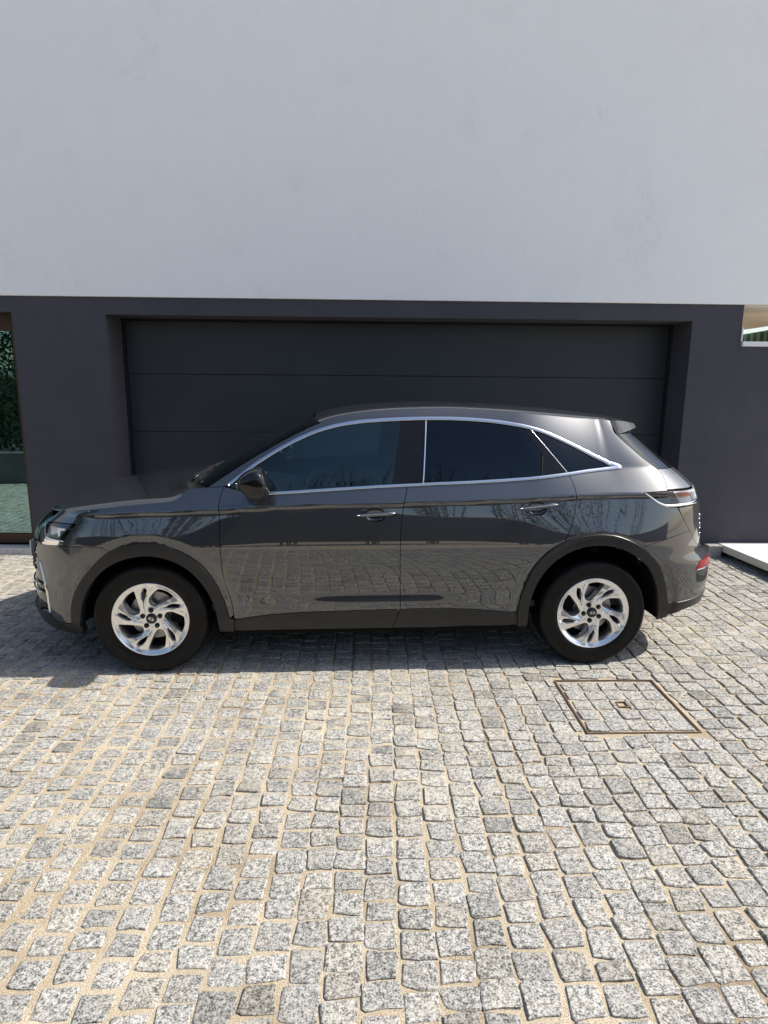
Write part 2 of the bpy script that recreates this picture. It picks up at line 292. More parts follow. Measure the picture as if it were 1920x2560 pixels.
# ================================================================ car outline data: (s, z) in metres on the body surface
L = {
 'H': [(-2.117,0.982),(-2.058,0.988),(-1.998,0.994),(-1.94,1),(-1.882,1.006),(-1.826,1.012),(-1.769,1.017),(-1.711,1.023),(-1.653,1.027),(-1.598,1.032),(-1.544,1.036),(-1.49,1.041),(-1.437,1.046),(-1.386,1.05),(-1.338,1.055),(-1.291,1.059),(-1.244,1.063),(-1.197,1.068)],
 'H2': [(-1.197,1.068),(-1.175,1.082),(-1.156,1.096),(-1.139,1.11),(-1.124,1.124),(-1.108,1.139)],
 'RE': [(-1.004,1.149),(-0.964,1.175),(-0.923,1.202),(-0.882,1.228),(-0.842,1.255),(-0.801,1.28),(-0.762,1.304),(-0.723,1.327),(-0.685,1.349),(-0.647,1.371),(-0.609,1.392),(-0.571,1.412),(-0.532,1.433),(-0.493,1.453),(-0.455,1.472),(-0.416,1.491),(-0.378,1.508),(-0.341,1.523),(-0.306,1.537),(-0.271,1.549),(-0.236,1.559),(-0.2,1.566),(-0.162,1.573),(-0.121,1.578),(-0.077,1.584),(-0.031,1.588),(0.015,1.593),(0.059,1.596),(0.103,1.599),(0.146,1.602),(0.189,1.604),(0.233,1.606),(0.276,1.607),(0.318,1.608),(0.357,1.609),(0.394,1.61),(0.428,1.61),(0.463,1.61),(0.499,1.61),(0.538,1.608),(0.58,1.607),(0.625,1.604),(0.672,1.602),(0.719,1.599),(0.766,1.596),(0.813,1.593),(0.859,1.59),(0.906,1.586),(0.952,1.583),(0.998,1.579),(1.043,1.575),(1.087,1.572),(1.129,1.568),(1.171,1.564),(1.214,1.561),(1.258,1.557),(1.303,1.554),(1.35,1.552),(1.397,1.549),(1.445,1.548),(1.495,1.546),(1.545,1.545),(1.596,1.544),(1.647,1.542),(1.699,1.541),(1.75,1.54)],
 'CT': [(-0.883,1.161),(-0.853,1.184),(-0.823,1.207),(-0.793,1.23),(-0.763,1.253),(-0.732,1.275),(-0.7,1.297),(-0.666,1.318),(-0.632,1.34),(-0.596,1.361),(-0.559,1.382),(-0.52,1.403),(-0.479,1.424),(-0.437,1.443),(-0.395,1.461),(-0.355,1.476),(-0.316,1.488),(-0.277,1.499),(-0.239,1.508),(-0.2,1.516),(-0.162,1.522),(-0.124,1.527),(-0.085,1.532),(-0.046,1.535),(-0.008,1.538),(0.032,1.541),(0.071,1.543),(0.111,1.545),(0.151,1.547),(0.191,1.548),(0.232,1.55),(0.274,1.551),(0.317,1.552),(0.36,1.552),(0.404,1.552),(0.449,1.552),(0.495,1.551),(0.54,1.549),(0.586,1.547),(0.631,1.544),(0.675,1.541),(0.719,1.537),(0.763,1.532),(0.807,1.526),(0.852,1.519),(0.897,1.512),(0.942,1.502),(0.986,1.491),(1.027,1.478),(1.066,1.464),(1.102,1.449),(1.138,1.434),(1.174,1.418),(1.209,1.402),(1.245,1.385),(1.28,1.368),(1.316,1.35),(1.352,1.332),(1.388,1.315),(1.425,1.299),(1.463,1.286),(1.501,1.276),(1.541,1.267),(1.581,1.258)],
 'CB': [(-0.766,1.11),(-0.725,1.112),(-0.682,1.114),(-0.635,1.116),(-0.583,1.119),(-0.528,1.122),(-0.47,1.125),(-0.412,1.129),(-0.355,1.133),(-0.299,1.136),(-0.244,1.14),(-0.19,1.143),(-0.138,1.146),(-0.086,1.149),(-0.035,1.152),(0.018,1.155),(0.072,1.157),(0.127,1.16),(0.18,1.162),(0.232,1.164),(0.281,1.167),(0.33,1.169),(0.376,1.171),(0.422,1.172),(0.468,1.174),(0.516,1.176),(0.568,1.178),(0.623,1.181),(0.682,1.184),(0.743,1.187),(0.805,1.191),(0.866,1.195),(0.924,1.199),(0.979,1.204),(1.032,1.209),(1.082,1.214),(1.131,1.219),(1.18,1.224)],
 'FDS': [(-0.909,1.153),(-0.919,1.124),(-0.928,1.095),(-0.933,1.065),(-0.935,1.034),(-0.933,1.002),(-0.931,0.971),(-0.93,0.938),(-0.93,0.905),(-0.931,0.872),(-0.931,0.839),(-0.93,0.806),(-0.928,0.773),(-0.927,0.738),(-0.925,0.702),(-0.923,0.665),(-0.92,0.629),(-0.915,0.594),(-0.908,0.561),(-0.9,0.53),(-0.891,0.498),(-0.883,0.465),(-0.877,0.432),(-0.874,0.401),(-0.872,0.371),(-0.871,0.341)],
 'SPL': [(0.185,1.162),(0.178,1.135),(0.171,1.106),(0.164,1.077),(0.158,1.047),(0.153,1.015),(0.148,0.982),(0.144,0.947),(0.142,0.912),(0.14,0.876),(0.139,0.839),(0.138,0.801),(0.138,0.764),(0.138,0.727),(0.138,0.69),(0.139,0.653),(0.139,0.617),(0.14,0.581),(0.141,0.545),(0.142,0.509),(0.142,0.473),(0.143,0.438),(0.144,0.403)],
 'RDS': [(1.18,1.224),(1.19,1.203),(1.199,1.181),(1.206,1.157),(1.212,1.132),(1.214,1.107),(1.214,1.082),(1.212,1.058),(1.209,1.033),(1.204,1.007),(1.199,0.982),(1.193,0.955),(1.186,0.929),(1.178,0.903),(1.168,0.878),(1.156,0.852),(1.144,0.828)],
 'SILL': [(-0.871,0.338),(-0.819,0.349),(-0.766,0.359),(-0.713,0.367),(-0.661,0.374),(-0.61,0.378),(-0.558,0.382),(-0.504,0.386),(-0.45,0.389),(-0.397,0.391),(-0.344,0.394),(-0.291,0.396),(-0.239,0.397),(-0.187,0.398),(-0.136,0.4),(-0.082,0.401),(-0.026,0.401),(0.031,0.402),(0.088,0.403),(0.143,0.404),(0.196,0.405),(0.249,0.406),(0.302,0.406),(0.355,0.406),(0.409,0.404),(0.465,0.401),(0.523,0.397),(0.582,0.393),(0.64,0.388),(0.7,0.382),(0.76,0.376),(0.821,0.37),(0.882,0.364)],
 'FAO': [(-1.854,0.303),(-1.851,0.329),(-1.847,0.355),(-1.843,0.381),(-1.838,0.407),(-1.832,0.433),(-1.826,0.459),(-1.817,0.485),(-1.807,0.51),(-1.795,0.535),(-1.781,0.56),(-1.766,0.584),(-1.749,0.608),(-1.731,0.631),(-1.712,0.653),(-1.693,0.674),(-1.673,0.695),(-1.654,0.715),(-1.635,0.733),(-1.615,0.75),(-1.595,0.766),(-1.575,0.779),(-1.553,0.791),(-1.531,0.8),(-1.508,0.808),(-1.485,0.815),(-1.461,0.82),(-1.437,0.824),(-1.413,0.827),(-1.388,0.828),(-1.364,0.829),(-1.339,0.828),(-1.314,0.825),(-1.289,0.821),(-1.263,0.816),(-1.238,0.809),(-1.212,0.8),(-1.187,0.79),(-1.162,0.778),(-1.138,0.764),(-1.116,0.75),(-1.095,0.735),(-1.076,0.719),(-1.058,0.703),(-1.042,0.685),(-1.027,0.667),(-1.013,0.648),(-0.999,0.628),(-0.986,0.607),(-0.974,0.584),(-0.963,0.561),(-0.952,0.537),(-0.942,0.513),(-0.934,0.488),(-0.926,0.463),(-0.919,0.438),(-0.913,0.413),(-0.908,0.389),(-0.903,0.365),(-0.898,0.341)],
 'FAI': [(-1.804,0.233),(-1.8,0.26),(-1.797,0.287),(-1.793,0.313),(-1.788,0.34),(-1.783,0.366),(-1.777,0.393),(-1.77,0.419),(-1.762,0.445),(-1.753,0.47),(-1.743,0.494),(-1.732,0.517),(-1.72,0.54),(-1.707,0.561),(-1.693,0.582),(-1.678,0.602),(-1.662,0.622),(-1.644,0.64),(-1.626,0.657),(-1.607,0.673),(-1.587,0.688),(-1.567,0.701),(-1.545,0.713),(-1.522,0.723),(-1.498,0.733),(-1.472,0.741),(-1.445,0.747),(-1.417,0.752),(-1.389,0.756),(-1.361,0.757),(-1.333,0.756),(-1.305,0.753),(-1.277,0.748),(-1.25,0.74),(-1.223,0.73),(-1.198,0.719),(-1.174,0.705),(-1.152,0.691),(-1.131,0.675),(-1.111,0.658),(-1.093,0.639),(-1.076,0.618),(-1.059,0.596),(-1.044,0.572),(-1.029,0.547),(-1.016,0.522),(-1.004,0.495),(-0.994,0.468),(-0.985,0.44),(-0.978,0.412),(-0.972,0.383),(-0.969,0.353),(-0.966,0.323),(-0.964,0.293),(-0.962,0.262)],
 'RAO': [(0.882,0.364),(0.885,0.388),(0.889,0.411),(0.893,0.435),(0.898,0.459),(0.904,0.483),(0.91,0.507),(0.918,0.532),(0.926,0.557),(0.934,0.582),(0.944,0.608),(0.954,0.633),(0.965,0.657),(0.978,0.68),(0.992,0.701),(1.007,0.721),(1.024,0.74),(1.041,0.757),(1.06,0.772),(1.08,0.787),(1.101,0.801),(1.122,0.813),(1.144,0.824),(1.166,0.834),(1.189,0.842),(1.213,0.849),(1.237,0.855),(1.262,0.86),(1.288,0.864),(1.314,0.867),(1.341,0.869),(1.367,0.87),(1.393,0.869),(1.419,0.867),(1.445,0.864),(1.471,0.859),(1.497,0.852),(1.523,0.843),(1.549,0.834),(1.574,0.823),(1.598,0.811),(1.622,0.798),(1.645,0.784),(1.666,0.768),(1.685,0.75),(1.702,0.73),(1.717,0.708),(1.731,0.685),(1.742,0.661),(1.753,0.637),(1.763,0.612),(1.772,0.587),(1.78,0.562),(1.789,0.537),(1.797,0.511),(1.805,0.484),(1.813,0.457),(1.821,0.43),(1.829,0.402)],
 'RAI': [(0.955,0.27),(0.953,0.299),(0.951,0.327),(0.95,0.356),(0.951,0.385),(0.954,0.415),(0.958,0.444),(0.964,0.473),(0.971,0.501),(0.98,0.529),(0.991,0.556),(1.003,0.582),(1.016,0.607),(1.03,0.63),(1.046,0.652),(1.062,0.672),(1.079,0.69),(1.097,0.708),(1.117,0.723),(1.137,0.737),(1.157,0.75),(1.179,0.762),(1.202,0.772),(1.225,0.78),(1.248,0.788),(1.272,0.793),(1.297,0.797),(1.322,0.8),(1.347,0.801),(1.372,0.801),(1.397,0.8),(1.421,0.797),(1.446,0.793),(1.471,0.787),(1.495,0.78),(1.52,0.771),(1.544,0.761),(1.567,0.749),(1.59,0.736),(1.61,0.721),(1.63,0.704),(1.647,0.686),(1.663,0.667),(1.677,0.647),(1.69,0.626),(1.702,0.605),(1.713,0.583),(1.722,0.56),(1.731,0.536),(1.74,0.511),(1.747,0.486),(1.755,0.46),(1.761,0.433),(1.768,0.406),(1.774,0.379),(1.78,0.351),(1.785,0.322),(1.791,0.294)],
 'BUMPF': [(-1.926,0.301),(-1.956,0.298),(-1.983,0.298),(-2.005,0.303),(-2.021,0.316),(-2.029,0.335),(-2.03,0.357),(-2.029,0.381),(-2.028,0.407),(-2.029,0.432),(-2.032,0.458),(-2.037,0.484),(-2.043,0.51),(-2.049,0.535),(-2.057,0.559),(-2.065,0.583),(-2.075,0.607),(-2.086,0.63),(-2.098,0.653),(-2.109,0.677),(-2.12,0.702),(-2.129,0.728)],
 'LAMPB': [(1.664,1.117),(1.679,1.107),(1.695,1.097),(1.711,1.087),(1.726,1.077),(1.742,1.067),(1.757,1.057),(1.773,1.047),(1.791,1.038),(1.809,1.031),(1.826,1.027),(1.844,1.024),(1.863,1.023),(1.882,1.022),(1.901,1.021)],
 'RWIN': [(1.75,1.54),(1.731,1.523),(1.712,1.505),(1.696,1.489),(1.686,1.475),(1.689,1.463),(1.703,1.45),(1.722,1.435),(1.743,1.418),(1.765,1.399),(1.786,1.381),(1.805,1.363),(1.821,1.346),(1.838,1.329),(1.855,1.311),(1.874,1.294),(1.894,1.277),(1.912,1.26),(1.924,1.244),(1.925,1.224),(1.915,1.204),(1.901,1.185),(1.885,1.165),(1.866,1.145),(1.848,1.124)],
 'TGS': [(1.901,1.021),(1.949,0.947),(2.013,0.868),(2.074,0.798)],
 'BUMPS': [(2.013,0.868),(1.851,0.84),(1.704,0.805),(1.646,0.79)],
 'nose': [(-2.117,0.982),(-1.775,1.017),(-1.832,0.934),(-2.006,0.928),(-2.183,0.915),(-2.237,0.946)],
 'headlamp': [(-2.191,0.912),(-2.006,0.928),(-1.832,0.934),(-1.835,0.914),(-1.876,0.831),(-1.935,0.829),(-2.012,0.83),(-2.056,0.841),(-2.102,0.873)],
 'lamp_wing': [(-2.183,0.908),(-2.106,0.874),(-2.062,0.841),(-2.012,0.83),(-1.935,0.829),(-1.876,0.828),(-1.883,0.803),(-1.96,0.795),(-2.075,0.785),(-2.123,0.817),(-2.17,0.871)],
 'b_pillar': [(0.143,1.546),(0.232,1.55),(0.305,1.551),(0.277,1.168),(0.185,1.162),(0.089,1.159)],
 'rear_frame': [(0.885,1.514),(0.942,1.506),(1.18,1.224),(1.006,1.206),(1.018,1.349)],
 'hf': [(-0.131,0.988),(0.111,1.001),(-0.014,0.988)],
 'hr': [(0.847,1.022),(1.097,1.046),(0.971,1.023)],
 'sillb': [(-0.877,0.258),(-0.35,0.27),(0.106,0.273),(0.895,0.27)],
 'bseam': [(-1.883,0.803),(-1.751,0.807),(-1.613,0.806),(-1.576,0.786)],
}

# ================================================================ ground and paving
rng = random.Random(7)
put('ground', [(-150, -150, -.03), (150, -150, -.03), (150, 150, -.03), (-150, 150, -.03)], [(0, 1, 2, 3)], FARPAV, kind='structure')
YW = 6.5266                                                     # face of the dark house wall
PX0, PX1, PY0, PY1 = -7.0, 5.4, -.8, YW - .015
def hash2(a, b): return (math.sin(a * 127.1 + b * 311.7) * 43758.5453) % 1
def vnoise(x, y):
    ix, iy = math.floor(x), math.floor(y); fx, fy = x - ix, y - iy
    fx = fx * fx * (3 - 2 * fx); fy = fy * fy * (3 - 2 * fy)
    a, b, c, d = hash2(ix, iy), hash2(ix + 1, iy), hash2(ix, iy + 1), hash2(ix + 1, iy + 1)
    return a + (b - a) * fx + (c - a) * fy + (a - b - c + d) * fx * fy
nx, ny = 248, 146
A = []
for i in range(nx + 1):
    x = PX0 + (PX1 - PX0) * i / nx; row = []
    for j in range(ny + 1):
        y = PY0 + (PY1 - PY0) * j / ny
        row.append((x, y, -.0062 + .0050 * vnoise(x * 1.7, y * 1.7) + .004 * (vnoise(x * 14, y * 14) - .5) - .0028 * min(1, max(0, (x + .5) / 1.5))))
    A.append(row)
pavement = G().grid(A).put('pavement', SAND, None, True, kind='structure')

CX, CY, CR, CS = 1.440, 3.286, .002, .300                     # manhole cover: centre, turn, half side
def in_cover(x, y, m=0.):
    return abs(x - CX) < CS + m and abs(y - CY) < CS + m
def stone_geo(cx, cy, w, l, rot, rg, h=.0, skirt=.03, jit=.09):
    """one rough granite cube top: 10-point outline, chamfer ring, skirt (50 triangles)"""
    hw, hl = w / 2, l / 2
    c = .12
    base = [(-1, -1 + c * 1.6), (-1 + c, -1), (0.05, -1), (1 - c, -1), (1, -1 + c * 1.3), (1, .1), (1, 1 - c), (1 - c * 1.2, 1), (-1 + c, 1), (-1, 1 - c * 1.4)]
    qx = [rg.uniform(-.11, .10) for _ in range(4)]; qy = [rg.uniform(-.12, .10) for _ in range(4)]
    ca, sa = math.cos(rot), math.sin(rot); O = []
    for (a, b) in base:
        k = (1 if a > 0 else 0) + (2 if b > 0 else 0)
        a = a + qx[k] + rg.uniform(-jit, jit); b = b + qy[k] + rg.uniform(-jit, jit)
        O.append((a * hw, b * hl))
    tx, ty = rg.uniform(-.026, .026), rg.uniform(-.026, .026)
    V = []
    def zt(x, y): return h + tx * x + ty * y
    for lvl in range(3):
        k = (1.0, .99, .925)[lvl]
        for (x, y) in O:
            x, y = x * k, y * k
            z = (-skirt, zt(x, y) - rg.uniform(.0010, .0034), zt(x, y) + rg.uniform(-.0012, .0014))[lvl]
            V.append((cx + x * ca - y * sa, cy + x * sa + y * ca, z))
    V.append((cx, cy, h + rg.uniform(0, .0022)))
    n = 10; Fc = []
    for lvl in range(2):
        for k in range(n):
            Fc.append((lvl * n + k, lvl * n + (k + 1) % n, (lvl + 1) * n + (k + 1) % n, (lvl + 1) * n + k))
    for k in range(n): Fc.append((2 * n + k, 2 * n + (k + 1) % n, 3 * n))
    return V, Fc
def px_of(x, y, z=0.):
    d = Vector((x, y, z - CAM_H)); q = d.dot(_f)
    if q < .2: return None
    return 960 + F_PX * d.dot(_r2) / q, 1280 - F_PX * d.dot(_u2) / q, q
stones = []
PITCH_X = .1185; i0 = int(math.floor(PX0 / PITCH_X)); i1 = int(PX1 / PITCH_X)
for i in range(i0, i1 + 1):
    xb = (i + .5) * PITCH_X; y = PY0 + .05 + rng.uniform(0, .1)
    while y < PY1 - .02:
        l = rng.triangular(.078, .138, .106)
        if y + l > PY1 - .004: l = PY1 - .004 - y
        if l < .05: break
        yc = y + l / 2
        mx = .018 * (yc - 3) + .028 * (vnoise(i * .31, yc * .9) - .5) + .05 * (vnoise(xb * .5 + 9, yc * .45) - .5)
        xc = xb + mx
        left = min(1, max(0, (.4 - xc) / 1.8))
        gap = .0095 + .008 * left * (.5 + vnoise(xc * 3 + 5, yc * 3)) + .004 * vnoise(xc * 1.1, yc * 1.3)
        w = PITCH_X - gap + rng.uniform(-.006, .005); ll = l - gap * .85
        if not in_cover(xc, yc, .05) and PX0 < xc < PX1:
            stones.append((xc, yc, w, ll, rng.gauss(0, .035), rng.gauss(0, .0014) + .001, rng.random()))
        elif not in_cover(xc, yc, -.06) and PX0 < xc < PX1:
            # cut stones round the manhole frame
            x0, x1, y0, y1 = xc - w / 2, xc + w / 2, yc - ll / 2, yc + ll / 2
            e = CS + .014
            if abs(yc - CY) < abs(xc - CX):
                if xc < CX: x1 = min(x1, CX - e)
                else: x0 = max(x0, CX + e)
            else:
                if yc < CY: y1 = min(y1, CY - e)
                else: y0 = max(y0, CY + e)
            if x1 - x0 > .025 and y1 - y0 > .025 and not in_cover((x0 + x1) / 2, (y0 + y1) / 2, .005):
                stones.append(((x0 + x1) / 2, (y0 + y1) / 2, x1 - x0, y1 - y0, 0, .001, rng.random()))
        y += l
def vis_size(s):
    p = px_of(s[0], s[1])
    if p is None or not (-40 < p[0] < 1960 and p[1] < 2620): return 0
    return s[2] * s[3] / p[2] ** 3
order = sorted(range(len(stones)), key=lambda k: -vis_size(stones[k]))
single = set(order[:300])
GV, GF, GT = [], [], []
for k, s in enumerate(stones):
    V, Fc = stone_geo(s[0], s[1], s[2], s[3], s[4], rng, s[5])
    if k in single:
        me = mesh('paving_stone', V, Fc, GRANITE, False, None, [s[6]] * len(V))
        ob('paving_stone', me, pavement)
    else:
        n = len(GV); GV += V; GF += [tuple(a + n for a in f) for f in Fc]; GT += [s[6]] * len(V)
ob('paving_stones', mesh('paving_stones', GV, GF, GRANITE, False, None, GT), pavement, kind='stuff')

# ---- manhole cover: steel frame, inset stones, lifting socket
cover = empty('manhole_cover', (CX, CY, 0), CR, label='square manhole cover inset with granite setts in a thin rusty steel frame', category='manhole cover')
g = G()
for k in range(4):
    R = Matrix.Rotation(k * math.pi / 2, 3, 'Z')
    for (a, b, t) in ((-CS, -CS + .0034, .003), (-CS + .007, -CS + .0085, .0015)):
        v = [R @ Vector(p) for p in ((a * -1 * -1 + 0, a, -.03), (-a, a, -.03), (-b, b, -.03), (b, b, -.03), (a, a, t), (-a, a, t), (-b, b, t), (b, b, t))]
        g.add(v, [(0, 3, 2, 1), (4, 5, 6, 7), (0, 1, 5, 4), (1, 2, 6, 5), (2, 3, 7, 6), (3, 0, 4, 7)])
g.put('frame', RUST, cover)
G().box((-CS + .015, -CS + .015, -.03), (CS - .015, CS - .015, -.013)).put('mortar_bed', SAND, cover)
for i in range(5):
    y = -CS + .02
    for j in range(5):
        l = (2 * CS - .04) / 5
        x = -CS + .02 + l * (i + .5); yy = y + l * (j + .5) + (.02 * (hash2(i, 3) - .5) if 0 < j < 4 else 0)
        if i == 2 and j == 2: continue
        V, Fc = stone_geo(x, yy, l - .008, l - .008, rng.gauss(0, .025), rng, rng.uniform(-.001, .002), .02, .06)
        ob('paving_stone', mesh('paving_stone', V, Fc, GRANITE, False, None, [.45 + .5 * rng.random()] * len(V)), cover)
soc = G()
for k in range(4):
    R = Matrix.Rotation(k * math.pi / 2, 3, 'Z'); o = .030; q = .0245
    v = [R @ Vector(p) for p in ((-o, -o, -.02), (o, -o, -.02), (q, -q, -.02), (-q, -q, -.02), (-o, -o, .003), (o, -o, .003), (q, -q, .003), (-q, -q, .003))]
    soc.add(v, [(0, 3, 2, 1), (4, 5, 6, 7), (0, 1, 5, 4), (1, 2, 6, 5), (2, 3, 7, 6), (3, 0, 4, 7)])
soc.box((-.021, -.021, -.02), (.021, .021, -.008)).put('lifting_socket', RUST, cover)
V, Fc = stone_geo(-.045, 0, .02, .10, 0, rng, 0, .02, .05); V2, F2 = stone_geo(.045, 0, .02, .10, 0, rng, 0, .02, .05)
for (v_, f_) in ((V, Fc), (V2, F2)): ob('paving_stone', mesh('paving_stone', v_, f_, GRANITE, False, None, [.5] * len(v_)), cover)

# ================================================================ the house
ZW = 2.557                                                    # bottom of the white upper storey
GX0, GX1, GZ, GD = -2.546, 3.227, 2.395, .41                   # garage recess
WX1, WZT, WZB = -3.442, 2.408, .06                             # right edge, head, foot of the glazed opening on the left
SX0, SZ = 3.730, 2.157                                         # strip opening on the right: left edge, cill height
house = empty('house', (0, YW, 0), label='modern house with white rendered upper storey over a dark grey ground floor', category='house')
def hput(g, name, mat, parent=house, smooth=False, bevel=0):
    o = g.put(name, mat, parent, smooth, bevel); o.matrix_parent_inverse = Matrix.Translation((0, -YW, 0)); return o
# white upper storey, 18 mm proud of the dark wall
g = G().box((-13, YW - .018, ZW), (5.3, YW + 7.5, 6.4)); hput(g, 'upper_wall', WHITE, bevel=.006)
g = G()
T = YW + .36
for (x0, x1, z0, z1) in ((WX1, GX0, -.05, ZW - .003), (GX0, GX1, GZ, ZW - .003), (GX1, SX0, -.05, ZW - .003), (SX0, 13, -.05, SZ), (-13, -6.2, -.05, ZW - .003), (-6.2, WX1, WZT, ZW - .003)):
    g.box((x0, YW, z0), (x1, YW + .6, z1))
lw = hput(g, 'lower_wall', DARK)
# recess lining and garage door
g = G().box((GX0 - .1, YW + GD + .06, -.05), (GX1 + .1, YW + GD + .12, GZ)); hput(g, 'recess_back', BLACK)
g = G().box((GX0, YW + GD - .03, GZ - .016), (GX1, YW + GD + .06, GZ)); hput(g, 'door_header', BLACK)
door = empty('garage_door', (0, YW + GD, 0), label='wide dark grey sectional garage door behind the car', category='garage door')
seams = [.031, .634, 1.237, 1.840, 2.378]
for a, b in zip(seams[:-1], seams[1:]):
    o = G().box((GX0 + .035, 0, a + .0018), (GX1 - .035, .04, b - .0018)).put('door_panel', DOORM, door, False, .004)
for sx in (GX0 + .0335, GX1 - .0335):
    G().box((sx - .030 if sx < 0 else sx + .004, -.012, 0), (sx - .004 if sx < 0 else sx + .030, .03, 2.378)).put('guide_rail', BLACK, door)
G().box((GX0 + .04, .004, 0), (GX1 - .04, .035, .02)).put('bottom_seal', BLACK, door)
# glazed door on the left
gl = empty('glass_door', (WX1, YW + .13, 0), label='tall glazed door with brown metal frame at the left of the house', category='glass door')
x0, x1 = -2.75, .02
G().box((x0, 0, 2.238), (x1, .07, WZT - .0)).put('top_rail', BRONZE, gl, False, .004)
G().box((x0, .005, .076), (x1, .075, .182)).put('bottom_rail', BRONZE, gl, False, .004)
G().box((x1 - .105, -.004, .175), (x1, .066, 2.245)).put('stile', BRONZE, gl, False, .004)
G().box((x0, -.004, .175), (x0 + .08, .066, 2.245)).put('stile', BRONZE, gl, False, .004)
G().box((x0 + .02, .02, .15), (x1 - .02, .028, 2.25)).put('glass_pane', HOUSEGLASS, gl)
G().box((x0, .085, 0), (x1 + .02, .6, .07)).put('inner_sill', ROOMM, gl)
# room behind the glass
g = G().box((-6.2, YW + 3.4, 0), (WX1 + .05, YW + 3.5, 2.5)).box((-6.3, YW + .6, 0), (-6.2, YW + 3.4, 2.5)).box((WX1 - .0, YW + .6, 0), (WX1 + .1, YW + 3.4, 2.5)).box((-6.2, YW + .6, -.02), (WX1, YW + 3.4, .06))
hput(g, 'room_lining', ROOMM)
sill = G().box((-6.2, YW - .05, -.03), (WX1 + .03, YW + .12, .062)).put('door_threshold', STONE, None, False, .006, label='pale stone threshold below the glazed door', category='threshold')
# covered passage seen through the strip opening on the right
g = G().box((SX0 - .02, YW + .60, 0), (SX0 + .0, YW + 5.6, ZW)); hput(g, 'passage_wall', CREAM)
g = G().box((SX0 - .02, YW + .005, ZW - .012), (5.28, YW + 7.4, ZW - .004)); hput(g, 'passage_ceiling', CREAM)
g = G().box((SX0 + .012, YW - .03, SZ), (13, YW + .63, SZ + .046)); hput(g, 'parapet_cap', CAPM, bevel=.004)
g = G().box((SX0 + .001, YW - .012, SZ + .05), (SX0 + .013, YW + .02, SZ + .18)); hput(g, 'cap_upstand', CAPM)
fence = empty('sheet_metal_fence', (5.23, 7.95, 0), math.pi / 2 - .130, label='green corrugated metal fence seen beyond the strip opening at upper right', category='fence')
A = [[], []]
for k in range(69):
    x = 1.75 * k / 68; d = .02 * (1 if (k // 4) % 2 else -1)
    A[0].append((x, d, 0)); A[1].append((x, d, 2.50))
G().grid(A).put('corrugated_sheet', GREENM, fence)
G().tube([(0, -.04, 2.49), (1.75, -.04, 2.49)], .02, 8).put('top_rail', GREENM, fence)
# low slab and block at the right
slab = empty('entrance_step', (3.8, 6.0, 0), label='pale floating concrete step at the right beside the house wall', category='step')
a = Vector((3.726, YW - .004, 0)); b = Vector((3.775, 5.719, 0)); dr = (b - a).normalized(); b2 = a + dr * 2.6
pts = [(a.x, a.y), (b2.x, b2.y), (b2.x + 2.2, b2.y), (a.x + 3.2, a.y)]
def prism(pts, z0, z1):
    n = len(pts); v = [(x, y, z0) for x, y in pts] + [(x, y, z1) for x, y in pts]
    return G().add(v, [tuple(reversed(range(n))), tuple(range(n, 2 * n))] + [(i, (i + 1) % n, n + (i + 1) % n, n + i) for i in range(n)])
o = prism(pts, .055, .132).put('slab', CONC, slab, False, .006); o.matrix_parent_inverse = Matrix.Translation((-3.8, -6.0, 0))
inn = [(a.x + .22, a.y), (b2.x + .22, b2.y + .22), (b2.x + 2.0, b2.y + .22), (a.x + 3.0, a.y)]
o = prism(inn, -.02, .0545).put('base', DARK, slab); o.matrix_parent_inverse = Matrix.Translation((-3.8, -6.0, 0))
blk = G().box((3.575, 6.40, -.02), (3.716, YW - .006, .128)).put('kerb_block', mat_noisy('block_granite', (.22, .20, .19), (.42, .39, .37), 90, .85, 0, .4, 120), None, False, .008, label='small rough granite block at the foot of the wall beside the step', category='stone block')

# ---------------------------------------------------------------- car body surface
# s runs along the flank from the nose centre to the tail centre, z is height.
SF, SR = -1.50, 1.42
def _sup(A, B, p, q, n=400):
    u = np.linspace(0, 1, n) ** 1.0
    th = u * np.pi / 2
    x = np.sin(th) ** (2.0 / p); y = np.cos(th) ** (2.0 / q)
    L = np.concatenate([[0], np.cumsum(np.hypot(np.diff(x) * A, np.diff(y) * B))])
    return L, x, y
_LF, _XF, _YF = _sup(.80, .93, 2.5, 2.3)
_LR, _XR, _YR = _sup(.86, .92, 3.5, 3.1)
S_MIN = SF - _LF[-1]; S_MAX = SR + _LR[-1]
def ip(v, a, b): return np.interp(v, a, b)
def sst(a, b, v):
    t = np.clip((v - a) / (b - a), 0, 1); return t * t * (3 - 2 * t)
def smooth_ip(v, a, b):
    return (ip(v, a, b) + ip(v - .03, a, b) + ip(v + .03, a, b) + ip(v - .06, a, b) + ip(v + .06, a, b)) / 5
ZC = ([-2.6, -1.9, -.94, -.49, .16, .82, 1.2, 1.5, 2.6], [.99, .995, 1.026, 1.053, 1.066, 1.083, 1.103, 1.113, 1.113])
ZB = ([-2.6, -1.0, -.63, -.19, .18, .55, .9, 1.15, 1.37, 1.55, 2.6], [1.07, 1.10, 1.115, 1.142, 1.160, 1.176, 1.197, 1.223, 1.248, 1.262, 1.262])
XFZ = ([.10, .25, .33, .42, .60, .80, .86, .90, .95, 1.0, 1.05, 1.3], [-2.26, -2.30, -2.32, -2.325, -2.31, -2.285, -2.255, -2.21, -2.14, -2.075, -2.01, -1.92])
XRZ = ([.20, .30, .38, .50, .62, .665, .695, .72, .76, 1.00, 1.07, 1.115, 1.14, 1.20, 1.262, 1.30, 1.50, 1.62],
       [2.26, 2.31, 2.335, 2.355, 2.345, 2.335, 2.30, 2.27, 2.255, 2.235, 2.215, 2.195, 2.17, 2.10, 2.015, 1.965, 1.71, 1.54])
W0 = .945
